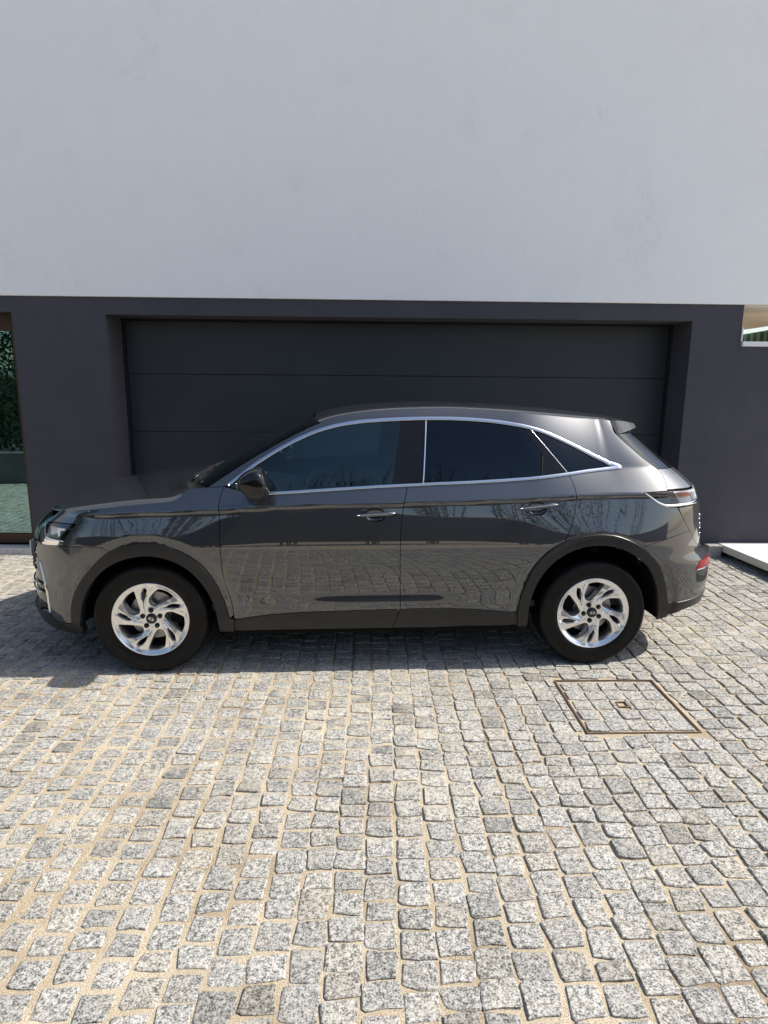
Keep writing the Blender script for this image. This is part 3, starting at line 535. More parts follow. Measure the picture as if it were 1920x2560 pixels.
def tilt_knots(s):
    zc = smooth_ip(s, *ZC); zb = np.maximum(smooth_ip(s, *ZB), zc + .06)
    m = 1 + .75 * sst(.95, 1.5, s)
    ts = .47 * m
    o = np.ones_like(s)
    rt = sst(.85, 1.5, s)
    rd = sst(-.2, .5, s) * .05
    Z = [.10 * o, .285 * o, .36 * o, .40 * o, .43 * o, .50 * o, .62 * o, .74 * o, .86 * o, zc - .065, zc - .034, zc - .024, zc - .006, zc + .004, zb - .014, zb + .006, zb + .40, zb + .46, zb + .56]
    T = [-1.2 * o, -.45 * o, -.15 * o, -.08 * o, -.04 * o, -.09 * o, -.06 * o, .02 * o, .075 * o, .14 + rd, .16 + rd, -.05 * o, -.05 * o, ts, ts, .24 + rt * .22, .58 + rt * .34, 1.25 * o, 3 * o]
    return np.array(Z), np.array(T)
def inset(s, z):
    Z, T = tilt_knots(s)
    def integ(zz):
        tot = np.zeros_like(s)
        for i in range(len(Z) - 1):
            a, b, ta, tb = Z[i], Z[i + 1], T[i], T[i + 1]
            L = np.maximum(b - a, 1e-6)
            w = np.clip(zz - a, 0, L)
            tot += ta * w + .5 * (tb - ta) * w * w / L
        tot += T[-1] * np.maximum(zz - Z[-1], 0) + T[0] * np.minimum(zz - Z[0], 0)
        return tot
    return integ(z) - integ(np.full_like(s, .74))
def P(s, z, off=0.0):
    s = np.atleast_1d(np.asarray(s, float)); z = np.atleast_1d(np.asarray(z, float))
    s, z = np.broadcast_arrays(s, z); s = s.astype(float); z = z.astype(float)
    lf = np.clip(SF - s, 0, _LF[-1]); lr = np.clip(s - SR, 0, _LR[-1])
    gy = ip(lf, _LF, _YF) * ip(lr, _LR, _YR)
    x = np.clip(s, SF, SR)
    x = x - ip(lf, _LF, _XF) * (SF - smooth_z(z, XFZ)) + ip(lr, _LR, _XR) * (smooth_z(z, XRZ) - SR)
    w = W0 - inset(s, z)
    # haunches over the wheels
    g = lambda t: np.exp(-t * t)
    w = w + .020 * g((s + 1.369) / .42) * g((z - .80) / .13) + .024 * g((s - 1.40) / .45) * g((z - .80) / .14)
    for wx in (-1.369, 1.369):
        rho = np.hypot(s - wx, z - .345)
        w = w - .012 * (1 - sst(.495, .54, rho))
    # lower door sculpting
    aw = sst(-.75, -.15, s) * (1 - sst(.30, .60, s))
    w = w + aw * .014 * (1 - sst(.440, .508, z))
    w = w * (1 - .008 * (np.clip(s, -1.5, 1.5) / 1.5) ** 2)
    # slimmer glasshouse towards the windscreen
    zb = smooth_ip(s, *ZB)
    w = w - .13 * np.clip((-.25 - s) / .7, 0, 1.3) ** 2 * sst(-.05, .42, z - zb)
    y = w * gy
    p = np.stack([x, y, z], -1)
    if off:
        p = p + N(s, z) * off
    return p
def smooth_z(z, tab):
    return (ip(z, *tab) + ip(z - .012, *tab) + ip(z + .012, *tab)) / 3
def N(s, z):
    e = .003
    s1 = np.maximum(s - e, S_MIN + 1e-5); s2 = np.minimum(s + e, S_MAX - 1e-5)
    du = P(s2, z) - P(s1, z)
    e = .002
    dv = P(s, z + e) - P(s, z - e)
    n = np.cross(dv, du)
    n = n / np.maximum(np.linalg.norm(n, axis=-1, keepdims=True), 1e-9)
    return n

# ================================================================ the car: panels laid on the body surface
def inside(px, py, poly):
    x, y = px, py; r = np.zeros(len(x), bool); n = len(poly); j = n - 1
    for i in range(n):
        xi, yi = poly[i]; xj, yj = poly[j]
        c = ((yi > y) != (yj > y)) & (x < (xj - xi) * (y - yi) / (yj - yi + 1e-15) + xi)
        r ^= c; j = i
    return r
def resample(poly, step):
    out = []; n = len(poly)
    for i in range(n):
        a = np.array(poly[i]); b = np.array(poly[(i + 1) % n]); d = np.linalg.norm(b - a)
        if d < 1e-5: continue
        k = max(1, int(math.ceil(d / step)))
        for t in range(k): out.append(a + (b - a) * t / k)
    return np.array(out)
def clean(poly):
    o = []
    for p in poly:
        if not o or math.hypot(p[0] - o[-1][0], p[1] - o[-1][1]) > .004: o.append((float(p[0]), float(p[1])))
    if math.hypot(o[0][0] - o[-1][0], o[0][1] - o[-1][1]) < .004: o.pop()
    return o
def area2(p): return sum(p[i - 1][0] * p[i][1] - p[i][0] * p[i - 1][1] for i in range(len(p)))
def shrink(poly, gap):
    p = np.array(poly); n = len(p)
    if area2(poly) < 0: p = p[::-1]
    out = []
    for i in range(n):
        a, b, c = p[i - 1], p[i], p[(i + 1) % n]
        d1 = (b - a) / (np.linalg.norm(b - a) + 1e-12); d2 = (c - b) / (np.linalg.norm(c - b) + 1e-12)
        n1 = np.array([-d1[1], d1[0]]); n2 = np.array([-d2[1], d2[0]]); m = n1 + n2; l = np.linalg.norm(m)
        m = m / l if l > 1e-6 else n1
        out.append(b + m * gap / max(.5, m @ n1))
    return np.array(out)
def dist_poly(pts, poly):
    d = np.full(len(pts), 9.); n = len(poly)
    for i in range(n):
        a = poly[i]; b = poly[(i + 1) % n]; ab = b - a; L2 = ab @ ab + 1e-12
        t = np.clip(((pts - a) @ ab) / L2, 0, 1); q = pts - (a + t[:, None] * ab); d = np.minimum(d, np.hypot(q[:, 0], q[:, 1]))
    return d
def cdt(outer, holes, ds, dz):
    loops = [outer] + list(holes)
    lo = outer.min(0); hi = outer.max(0)
    gx, gz = np.meshgrid(np.arange(lo[0], hi[0], ds), np.arange(lo[1], hi[1], dz), indexing='ij')
    gp = np.stack([gx.ravel(), gz.ravel()], 1)
    m = inside(gp[:, 0], gp[:, 1], outer)
    for h in holes: m &= ~inside(gp[:, 0], gp[:, 1], h)
    gp = gp[m]
    for l in loops:
        if len(gp): gp = gp[dist_poly(gp, l) > .45 * min(ds, dz)]
    pts = []; edges = []
    for l in loops:
        n0 = len(pts); pts += [Vector(p) for p in l]; edges += [(n0 + i, n0 + (i + 1) % len(l)) for i in range(len(l))]
    pts += [Vector(p) for p in gp]
    v, e, f, *_ = delaunay_2d_cdt(pts, edges, [], 2, 1e-6)
    V2 = np.array([(p.x, p.y) for p in v]); fs = [tuple(q) for q in f]
    cen = np.array([V2[list(q)].mean(0) for q in fs]); ok = inside(cen[:, 0], cen[:, 1], outer)
    for h in holes: ok &= ~inside(cen[:, 0], cen[:, 1], h)
    fs = [q for q, k in zip(fs, ok) if k]
    used = sorted({i for q in fs for i in q}); mp = {u: k for k, u in enumerate(used)}
    return V2[used], [tuple(mp[i] for i in q) for q in fs]
def panel(name, poly, mat, parent, side=1, holes=(), off=0., gap=.002, thick=.012, ds=.024, dz=.012, step=.016, **props):
    """a body panel: outline in (s,z), laid on P with analytic normals and an inward flange"""
    poly = clean(poly)
    out = shrink(resample(poly, step), gap)
    hs = [np.array(h) for h in holes]
    uv, fs = cdt(out, hs, ds, dz)
    s, z = uv[:, 0], uv[:, 1]
    V = P(s, z, off); Nn = N(s, z)
    # boundary edges
    cnt = {}
    for f in fs:
        for i in range(len(f)):
            a, b = f[i], f[(i + 1) % len(f)]; cnt.setdefault((min(a, b), max(a, b)), []).append((a, b))
    bed = [v[0] for v in cnt.values() if len(v) == 1]
    # orientation
    f0 = fs[0]; nn = np.cross(V[f0[1]] - V[f0[0]], V[f0[2]] - V[f0[0]])
    flip = (nn @ Nn[f0[0]]) < 0
    faces = [tuple(reversed(f)) if flip else f for f in fs]
    if flip: bed = [(b, a) for a, b in bed]
    bi = sorted({i for e in bed for i in e}); idx = {b: k for k, b in enumerate(bi)}
    n0 = len(V); nb = len(bi)
    top = V[bi]; low = P(s[bi], z[bi], off - thick) if thick else None
    V = list(V); Nl = list(Nn)
    if thick:
        out_n = {b: np.zeros(3) for b in bi}
        for a, b in bed:
            t = V[b] - V[a]; q = np.cross(t, Nn[a]); q = q / (np.linalg.norm(q) + 1e-9)
            out_n[a] += q; out_n[b] += q
        for k, b in enumerate(bi):
            q = out_n[b] / (np.linalg.norm(out_n[b]) + 1e-9)
            V.append(top[k]); Nl.append(q * .8 + Nn[b] * .6)
        for k, b in enumerate(bi):
            q = out_n[b] / (np.linalg.norm(out_n[b]) + 1e-9); V.append(low[k]); Nl.append(q)
        for a, b in bed:
            ia, ib = idx[a], idx[b]
            faces.append((n0 + ib, n0 + ia, n0 + nb + ia, n0 + nb + ib))
    V = np.array(V); Nl = np.array(Nl); Nl /= np.linalg.norm(Nl, axis=1, keepdims=True) + 1e-9
    V[:, 1] *= -side; Nl[:, 1] *= -side
    if side > 0: faces = [tuple(reversed(f)) for f in faces]
    return put(name, V, faces, mat, parent, True, Nl, **props)
def ribbon(name, line, width, height, mat, parent, side=1, off=0., closed=False, n_s=None):
    """raised strip that follows a line on the body"""
    p = np.array(line, float)
    d = np.concatenate([[0], np.cumsum(np.hypot(*np.diff(p, axis=0).T))]); k = n_s or max(4, int(d[-1] / .02))
    t = np.linspace(0, d[-1], k); s = np.interp(t, d, p[:, 0]); z = np.interp(t, d, p[:, 1])
    C = P(s, z, off); Nn = N(s, z); T = np.gradient(C, axis=0); T /= np.linalg.norm(T, axis=1, keepdims=True)
    B = np.cross(Nn, T); B /= np.linalg.norm(B, axis=1, keepdims=True)
    w = width if np.ndim(width) else np.full(k, width)
    w = np.interp(np.linspace(0, 1, k), np.linspace(0, 1, len(w)), w)
    cs = [(-.5, -.2), (-.5, .45), (-.40, .85), (-.18, 1.), (.18, 1.), (.40, .85), (.5, .45), (.5, -.2)]
    A = [[tuple((C[i] + B[i] * a * w[i] + Nn[i] * b * height) * (1, -side, 1)) for a, b in cs] for i in range(k)]
    g = G().grid(A); n = len(cs)
    g.f.append(tuple(range(n))); g.f.append(tuple(range((k - 1) * n, k * n)))
    if side > 0: g.f = [tuple(reversed(f)) for f in g.f]
    return g.put(name, mat, parent, True)
def coons(c0, c1, d0, d1, nu, nv, bumpf=None):
    """c0,c1: curves along u at v=0,1; d0,d1: curves along v at u=0,1"""
    def rs(c, n):
        c = np.array(c, float); d = np.concatenate([[0], np.cumsum(np.linalg.norm(np.diff(c, axis=0), axis=1))]); t = np.linspace(0, d[-1], n)
        return np.stack([np.interp(t, d, c[:, k]) for k in range(3)], 1)
    def sm(c, it):
        for _ in range(it):
            o = c.copy(); o[1:-1] = .25 * c[:-2] + .5 * c[1:-1] + .25 * c[2:]; c = o
        return c
    c0, c1 = sm(rs(c0, nu), 4), sm(rs(c1, nu), 8); d0, d1 = sm(rs(d0, nv), 4), sm(rs(d1, nv), 4)
    u = np.linspace(0, 1, nu)[:, None, None]; v = np.linspace(0, 1, nv)[None, :, None]
    S = (1 - v) * c0[:, None] + v * c1[:, None] + (1 - u) * d0[None] + u * d1[None] - ((1 - u) * (1 - v) * c0[0] + u * (1 - v) * c0[-1] + (1 - u) * v * c1[0] + u * v * c1[-1])
    if bumpf is not None: S = S + bumpf(u[..., 0], v[..., 0])
    return S
def mirror_grid(S):
    """near half (v: edge -> centre, y towards the camera positive) to a full-width grid in car space"""
    near = S * (1, -1, 1); far = S[:, :-1][:, ::-1]
    return np.concatenate([near, far], 1)
def sheet(name, A, mat, parent, thick=0., smooth=True, **props):
    g = G().grid([[tuple(p) for p in r] for r in A])
    o = g.put(name, mat, parent, smooth, **props)
    bm = bmesh.new(); bm.from_mesh(o.data); bmesh.ops.recalc_face_normals(bm, faces=bm.faces)
    up = sum(f.normal.z for f in bm.faces)
    if up < 0: bmesh.ops.reverse_faces(bm, faces=bm.faces)
    bm.to_mesh(o.data); bm.free()
    if thick:
        md = o.modifiers.new('solid', 'SOLIDIFY'); md.thickness = thick; md.offset = -1
    return o

REDB = principled('red_lamp', (.55, .006, .015), .3, 0, 0, .05, .2)
PILLARM = principled('pillar_black', (.006, .006, .007), .1, 0, 0, .03, .3)
LAMPB = principled('lamp_bowl', (.42, .43, .45), .3, .1)
DARKCHROME = principled('dark_chrome', (.16, .16, .165), .2, 1.)
CAR_X, CAR_Y, CAR_A = .0271, 4.6645, .0379
car = empty('parked_car', (CAR_X, CAR_Y, 0), CAR_A, label='dark grey metallic five-door crossover parked side-on before the garage', category='car')
l = {k: [tuple(p) for p in v] for k, v in L.items()}
H, H2, RE, CT, CB, FDS, SPL, RDS, SILL = (l[k] for k in ('H', 'H2', 'RE', 'CT', 'CB', 'FDS', 'SPL', 'RDS', 'SILL'))
FAO, FAI, RAO, RAI = (l[k] for k in ('FAO', 'FAI', 'RAO', 'RAI'))
def near_i(line, p): return min(range(len(line)), key=lambda i: (line[i][0] - p[0]) ** 2 + (line[i][1] - p[1]) ** 2)
E0, E1 = S_MIN + .004, S_MAX - .004
iF = near_i(FAO, l['bseam'][-1])                       # arch point where the bumper seam meets it
iR = near_i(RAO, RDS[-1]); iB = near_i(RAO, l['BUMPS'][-1])
SPLB = [(.998 * 0 + SPL[-1][0], SPL[-1][1])]
iS = near_i(SILL, SPL[-1])
def ell(c, a, b, n=28): return [(c[0] + a * math.copysign(abs(math.cos(t)) ** .8, math.cos(t)), c[1] + b * math.copysign(abs(math.sin(t)) ** .8, math.sin(t))) for t in [2 * math.pi * k / n for k in range(n)]]
hfc, hrc = l['hf'][2], l['hr'][2]
cupf, cupr = ell((hfc[0], hfc[1]), .060, .040), ell((hrc[0], hrc[1]), .060, .040)
nose = l['nose']; hl = l['headlamp']; wing = l['lamp_wing']; BF = l['BUMPF']; LB = l['LAMPB']; RW = l['RWIN']; TG = l['TGS']; BS = l['BUMPS']
sb = l['sillb']
iCB = near_i(CB, SPL[0]); iCT = near_i(CT, l['b_pillar'][0]); iCT2 = near_i(CT, l['b_pillar'][2]); iCT3 = near_i(CT, l['rear_frame'][0]); iCT4 = near_i(CT, l['rear_frame'][1])
bp = l['b_pillar']; rf = l['rear_frame']
lamp_in = (2.36, 1.122); lamp_in2 = (2.36, 1.030)
for side in (1, -1):
    K = dict(parent=car, side=side)
    # painted panels
    panel('front_fender', H[near_i(H, (-1.79, 1.02)):-1] + H2 + [RE[0]] + FDS[:-1] + FAO[iF:][::-1] + [l['bseam'][2], l['bseam'][1], l['bseam'][0], hl[4], hl[3], hl[2]], PAINT, **K)
    panel('nose_panel', [H[0]] + H[:near_i(H, (-1.79, 1.02)) + 1] + [hl[2], hl[1], hl[0]], PAINT, **K)
    panel('front_bumper', [l['bseam'][0], l['bseam'][1], l['bseam'][2]] + FAO[:iF + 1][::-1] + BF + [(-2.165, .76), (-2.12, .786), wing[8], wing[7], wing[6]], PAINT, **K)
    fd = panel('front_door', FDS + SILL[1:iS + 1] + SPL[::-1][1:] + CB[:iCB][::-1] + [(-.80, 1.128)], PAINT, holes=[cupf], **K)
    rd = panel('rear_door', SPL + SILL[iS + 1:] + RAO[1:iR] + RDS[::-1] + CB[iCB + 1:-1][::-1], PAINT, holes=[cupr], **K)
    panel('body_side', RE + RW[1:] + [(1.753, 1.1205)] + LB + TG[1:3] + BS[1:3] + RAO[iR:iB + 1][::-1] + RDS[:-1][::-1] + [(1.30, 1.238), (1.421, 1.249)] + CT[::-1] + [FDS[0]], PAINT, **K)
    panel('rear_bumper', [RAO[iB], BS[2], BS[1], TG[2], TG[3], (2.15, .742), (2.24, .712), (2.5, .70), (E1, .70), (E1, .43), (2.3, .43), (2.15, .42), (2.002, .411)] + RAO[iB:][::-1][:-1], PAINT, ds=.02, **K)
    # dark cladding
    panel('sill_cladding', SILL[:iS + 1] + [(sb[2][0] - .004, .295), sb[2], sb[1], sb[0]], PLASTIC, off=.004, **K)
    panel('sill_cladding', SILL[iS:] + [sb[3], sb[2], (sb[2][0] - .004, .295)], PLASTIC, off=.004, **K)
    panel('wheel_arch_trim', FAO + [SILL[0], sb[0]] + FAI[::-1] + [(-1.879, .229)], PLASTIC, off=.015, thick=.05, gap=.0, **K)
    panel('wheel_arch_trim', RAO + [(1.856, .31)] + RAI[::-1] + [sb[3]], PLASTIC, off=.015, thick=.05, gap=.0, **K)
    panel('front_valance', [FAO[0]] + BF[:7] + [(-2.30, .325), (-2.6, .33), (E0, .33), (E0, .235), (-2.6, .232), (-2.155, .252), (-2.062, .232), (-1.879, .229)], PLASTIC, off=.006, **K)
    panel('rear_valance', [RAO[-1], (2.002, .411), (2.15, .42), (2.3, .43), (E1, .43), (E1, .36), (2.3, .36), (2.028, .35), (1.963, .342), (1.856, .31)], PLASTIC, off=.004, **K)
    # glass
    gk = dict(gap=.0, thick=.004, off=-.004, ds=.04, dz=.03)
    fg = panel('side_window', CT[:iCT + 1] + [bp[5]] + CB[:iCB - 1][::-1], GLASSF, **K, **gk)
    rg = panel('side_window', CT[iCT2:iCT3 + 1] + [rf[4], rf[3]] + [p for p in CB[::-1] if bp[3][0] + .01 < p[0] < rf[3][0] - .02] + [bp[3]], GLASSR, **K, **gk)
    qg = panel('quarter_window', [(.965, 1.500)] + CT[iCT4 + 1:-2] + [(1.46, 1.262), (1.421, 1.249), (1.19, 1.226)], GLASSR, **K, **gk)
    panel('pillar_trim', CT[iCT:iCT2 + 1] + [bp[3], bp[4], bp[5]], PILLARM, off=-.001, gap=.0, thick=.006, **K)
    panel('pillar_trim', CT[iCT3:iCT4 + 1] + [RDS[0], rf[3], rf[4]], PILLARM, off=-.001, gap=.0, thick=.006, **K)
    # bright trim round the windows
    ribbon('window_trim', CT[:-1], [.018, .021, .023, .024, .024, .024, .024, .026, .028], .007, SATIN, car, side)
    ribbon('window_trim', CB + [(1.30, 1.238), (1.421, 1.249), (1.50, 1.254), (1.575, 1.259)], [.018, .018, .018, .018, .018, .019, .020, .022, .026], .008, SATIN, car, side)
    ribbon('window_trim', [CT[-4], CT[-3], CT[-2], (1.585, 1.259)], [.026, .034, .034, .02], .0072, SATIN, car, side)
    ribbon('pillar_strip', [bp[2], bp[3]], .008, .004, SATIN, car, side)
    ribbon('pillar_strip', [CT[iCT4], RDS[0]], .006, .003, SATIN, car, side)
    ribbon('window_seal', [rf[4], rf[3]], .008, .003, BLACK, car, side)
    # door handles
    for dobj, (a, b, c), cup in ((fd, l['hf'], cupf), (rd, l['hr'], cupr)):
        cp = np.array(cup); rings = []
        for k, (q, dep) in enumerate(((1., 0.), (1., -.006), (.9, -.018), (.6, -.026), (.2, -.028))):
            r = P(c[0] + (cp[:, 0] - c[0]) * q, c[1] + (cp[:, 1] - c[1]) * q, dep + .0005) * (1, -side, 1)
            rings.append([tuple(p) for p in r])
        gg = G().grid(rings, True); gg.f.append(tuple(range(4 * len(cup), 5 * len(cup))))
        gg.put('handle_cup', PAINT, dobj, True)
        k = 22; A = []
        for i in range(k):
            t = i / (k - 1); s_ = a[0] + (b[0] - a[0]) * t; z_ = a[1] + (b[1] - a[1]) * t
            e = max(.02, 1 - abs(2 * t - 1) ** 5) ** .5
            hh = (.0095 + .0035 * t) * e; q = P(s_, z_, .002 + .024 * (1 - abs(2 * t - 1) ** 6))[0]
            row = []
            for m in range(14):
                th = 2 * math.pi * m / 14
                cz = math.copysign(abs(math.sin(th)) ** .7, math.sin(th)); cyy = math.copysign(abs(math.cos(th)) ** .7, math.cos(th))
                row.append((q[0], -side * (q[1] + cyy * .0075 * e), q[2] + cz * hh))
            A.append(row)
        gg = G().grid(A, True); gg.f += [tuple(range(14)), tuple(range((k - 1) * 14, k * 14))]
        gg.put('door_handle', PAINT, dobj, True)
        ribbon('handle_trim', [(a[0] + .01, a[1] + .002), (b[0] - .006, b[1] + .001)], .004, .003, SATIN, dobj, side, .0335)
    # headlamp
    def tilted(name, pts, offs, mat, parent, side):
        v = [tuple(P(a, b, o)[0] * (1, -side, 1)) for (a, b), o in zip(pts, offs)]
        return put(name, v, [tuple(range(len(v)))] if side < 0 else [tuple(reversed(range(len(v))))], mat, parent, False)
    hb = panel('headlamp', hl, LAMPB, off=-.085, gap=.003, thick=-.083, **K)
    for (q, w_, h_) in (((-1.955, .873), .05, .03), ((-2.035, .868), .05, .032), ((-2.10, .885), .035, .03)):
        tilted('lamp_reflector', [(q[0] - w_ * .8, q[1] + h_), (q[0] + w_ * .7, q[1] + h_), (q[0] + w_, q[1] - h_ * .6), (q[0] - w_ * .3, q[1] - h_ * .8)], [-.006, -.046, -.066, -.030], CHROME, hb, side)
    tilted('lamp_reflector', [(-1.935, .888), (-1.872, .902), (-1.90, .842), (-1.965, .840)], [-.004, -.050, -.072, -.034], CHROME, hb, side)
    ribbon('lamp_edge', [hl[4], hl[5], hl[6], hl[7]], .007, .003, CHROME, hb, side, -.004)
    panel('lamp_lens', hl, LENS, hb, side, off=-.001, gap=.003, thick=.0)
    panel('grille_wing', wing, CHROME, off=-.002, gap=.0015, **K)
    # nose: grille, intake, light blade
    gr = panel('grille', [(-2.20, .912), (-2.243, .945)] + [(E0, .925), (E0, .56), (-2.5, .56), (-2.11, .595)] + BF[18:] + [(-2.165, .76), (-2.12, .786), (-2.15, .81), wing[9], wing[10], wing[0]], GLOSSB, off=-.012, gap=.001, **K)
    for r_ in range(5):
        zz = .60 + r_ * .036
        for q in range(9):
            ss = -2.235 - q * .072 - (r_ % 2) * .036
            if ss > -2.86 + .02: ribbon('grille_gem', [(ss, zz), (ss - .034, zz + .018)], .009, .006, DARKCHROME, gr, side, -.010, n_s=3)
    panel('lower_intake', BF[6:19][::-1] + [(-2.30, .31), (-2.6, .33), (E0, .33), (E0, .56), (-2.5, .56)][0:0] + [(-2.2, .325), (-2.6, .335), (E0, .335), (E0, .556), (-2.5, .556)], GLOSSB, off=-.02, gap=.001, **K)
    ribbon('light_blade', BF[6:20], [.008, .014, .016, .012, .006], .008, CHROME, car, side, -.002)
    ribbon('intake_trim', [(-2.12, .52), (-2.4, .50), (-2.7, .50)], .012, .008, SATIN, car, side, -.012)
    ribbon('intake_trim', [(-2.10, .47), (-2.4, .455), (-2.7, .455)], .010, .008, SATIN, car, side, -.012)
    # tail lamp
    tp = [LB[0], (1.753, 1.1205), RW[-1], lamp_in, lamp_in2, (2.0, 1.026)] + LB[1:][::-1]
    tl = panel('tail_lamp', tp, GLOSSB, off=-.012, gap=.002, **K)
    panel('red_light', [(1.922, 1.112), (2.045, 1.111), (2.085, 1.078), (1.935, 1.076)], REDB, tl, side, off=-.005, gap=.001)
    panel('clear_light', [(1.90, 1.120), (2.35, 1.115), (2.35, 1.045), (1.935, 1.045)], LAMPW, tl, side, off=-.008, gap=.001)
    panel('lamp_divider', [(1.862, 1.124), (1.895, 1.123), (1.935, 1.048), (1.905, 1.048)], GLOSSB, tl, side, off=-.002, gap=.0)
    for q in range(4):
        ribbon('lamp_pattern', [(1.77 + q * .022, 1.072 + .012 * (q % 2)), (1.79 + q * .022, 1.108 - .014 * (q % 2))], .003, .003, SATIN, tl, side, -.009, n_s=3)
    ribbon('lamp_blade', [(1.670, 1.116), (1.713, 1.086), (1.762, 1.052), (1.816, 1.032), (1.91, 1.033), (2.05, 1.036), (2.33, 1.04)], [.006, .013, .016, .018, .02, .018, .012], .006, CHROME, tl, side, -.002)
    panel('lamp_lens', tp, LENS, tl, side, off=.0, gap=.003, thick=0)
    panel('rear_reflector', [(2.014, .610), (2.057, .661), (2.25, .667), (2.26, .615)], REDL, off=.003, gap=.0, **K)
    ribbon('reflector_trim', [(2.012, .606), (2.262, .610)], .006, .006, SATIN, car, side)
    # tailgate half
    panel('tailgate', RW[near_i(RW, (1.92, 1.245)):] + [(1.862, 1.130), (1.90, 1.131), (lamp_in[0] + .004, 1.128), (lamp_in[0] + .004, 1.024), (2.0, 1.021), (1.912, 1.018)] + TG[1:] + [(2.15, .742), (2.24, .716), (2.5, .704), (E1, .704), (E1, 1.238), (2.4, 1.238)], PAINT, ds=.02, **K)
    rwf = [p for p in RW if p[1] < 1.452 and p[1] > 1.242]
    panel('rear_window', rwf + [(2.3, 1.242), (E1, 1.242), (E1, 1.475), (2.2, 1.47), (1.72, 1.458)], GLASSB, gap=.001, off=-.004, thick=.004, ds=.03, dz=.02, parent=car, side=side)
    # tailgate lettering seen edge-on
    for q in range(3):
        zz = .79 + .062 * q
        ribbon('tailgate_letter', [(2.20 + .02 * (q % 2), zz), (2.205 + .02 * (q % 2), zz + .036)], .007, .002, SATIN, car, side, n_s=3)
    # dark inner structure behind the gaps
    s_ = np.linspace(S_MIN + .01, S_MAX - .01, 130); z_ = np.linspace(.26, 1.10, 26)
    SS, ZZ = np.meshgrid(s_, z_, indexing='ij')
    IP = P(SS.ravel(), ZZ.ravel(), -.035).reshape(130, 26, 3) * (1, -side, 1)
    g = G(); vid = {}
    for i in range(129):
        for j in range(25):
            sc_, zc_ = .5 * (s_[i] + s_[i + 1]), .5 * (z_[j] + z_[j + 1])
            if min(math.hypot(sc_ - 1.369, zc_ - .345), math.hypot(sc_ + 1.369, zc_ - .345)) < .455: continue
            if -2.24 < sc_ < -1.82 and .80 < zc_ < .96: continue
            if zc_ < .33 and (sc_ < -1.7 or sc_ > 1.75): continue
            if sc_ < -1.0 and zc_ > np.interp(sc_, [p[0] for p in H], [p[1] for p in H]) - .05: continue
            g.add([tuple(IP[i, j]), tuple(IP[i + 1, j]), tuple(IP[i + 1, j + 1]), tuple(IP[i, j + 1])], [(0, 1, 2, 3)])
    g.put('inner_structure', BLACK, car)

# ---- bonnet, windscreen, roof, spoiler
def Pl(line): return np.array([P(a, b)[0] for a, b in line])
edge = Pl(H + H2[1:]) + np.array([0, -.008, -.003])
fr_s = np.linspace(H[0][0], E0, 24); fr = np.array([P(a, b)[0] for a, b in zip(fr_s, np.interp(fr_s, [E0, -2.5, H[0][0]], [.925, .945, H[0][1]]))])
fr[-1][1] = 0
cxs = np.linspace(0, 1, 24)
cz_x = [-2.30, -2.15, -2.05, -1.95, -1.8, -1.65, -1.5, -1.35, -1.25]; cz_z = [.88, .94, .980, 1.008, 1.038, 1.062, 1.082, 1.096, 1.104]
cen = np.array([(fr[-1][0] + (-1.27 - fr[-1][0]) * t, 0, np.interp(fr[-1][0] + (-1.27 - fr[-1][0]) * t, cz_x, cz_z)) for t in cxs]); cen[0] = fr[-1]
rr = np.array([edge[-1] * (1 - t) + cen[-1] * t + np.array([-.05 * math.sin(math.pi * t) * (1 - t), 0, .004 * math.sin(math.pi * t)]) for t in np.linspace(0, 1, 16)])
def hood_b(u, v):
    b = .010 * np.sin(math.pi * np.clip(v, 0, 1)) ** .8 * np.sin(math.pi * np.clip(u, 0, 1)) ** .6 + .017 * sst(0, .085, v) * np.clip(np.sin(math.pi * np.clip(u, 0, 1)), 0, 1) ** .5
    return np.stack([0 * b, 0 * b, b], -1)
HS = coons(edge, cen, fr, rr, 60, 46, hood_b)
HS[0, :, :] = HS[0, :, :]
sheet('bonnet', mirror_grid(HS), PAINT, car, .008)
iW = near_i(RE, (-.337, 1.524))
ws_e = Pl(RE[:iW + 1]); ws_c = np.array([(-1.235 + (.815) * t, 0, 1.090 + (1.512 - 1.090) * t + .03 * math.sin(math.pi * t)) for t in np.linspace(0, 1, 20)])
b0 = np.array([ws_e[0] * (1 - t) + ws_c[0] * t + np.array([-.06 * math.sin(math.pi * t) * (1 - t), 0, 0]) for t in np.linspace(0, 1, 14)])
b1 = np.array([ws_e[-1] * (1 - t) + ws_c[-1] * t + np.array([-.045 * math.sin(math.pi * t) * (1 - .5 * t), 0, .012 * math.sin(math.pi * t)]) for t in np.linspace(0, 1, 14)])
WS = coons(ws_e, ws_c, b0, b1, 30, 16)
wsc = sheet('windscreen', mirror_grid(WS), GLASSW, car)
sheet('windscreen_header', mirror_grid(WS[26:, :]) + np.array([0, 0, .002]), GLOSSB, car)
cow = np.stack([rr * (1 - t) + np.array([b0[int(round(i * (len(b0) - 1) / 15))] for i in range(16)]) * t + np.array([0, 0, -.022 * math.sin(math.pi * t)]) for t in np.linspace(0, 1, 5)], 0)
sheet('cowl', mirror_grid(cow) + np.array([0, 0, -.004]), PLASTIC, car)
for (x0, y0, x1, y1) in ((-1.20, .38, -1.10, -.25), (-1.17, -.10, -1.06, -.66)):
    G().tube([(x0, -y0, 1.125), (x0 + .03, -y0 * .8, 1.15), (x1, -y1, 1.145)], [.011, .007, .006], 8).put('wiper_arm', PLASTIC, car, True)
re_r = Pl(RE[iW:]); x_r = re_r[-1][0]
rc = np.array([(x, 0, np.interp(x, [-.42, -.3, -.224, -.08, .063, .352, .644, .938, 1.261, 1.5, 1.66], [1.512, 1.545, 1.562, 1.585, 1.601, 1.615, 1.619, 1.616, 1.598, 1.571, 1.549])) for x in np.linspace(-.42, 1.66, 40)])
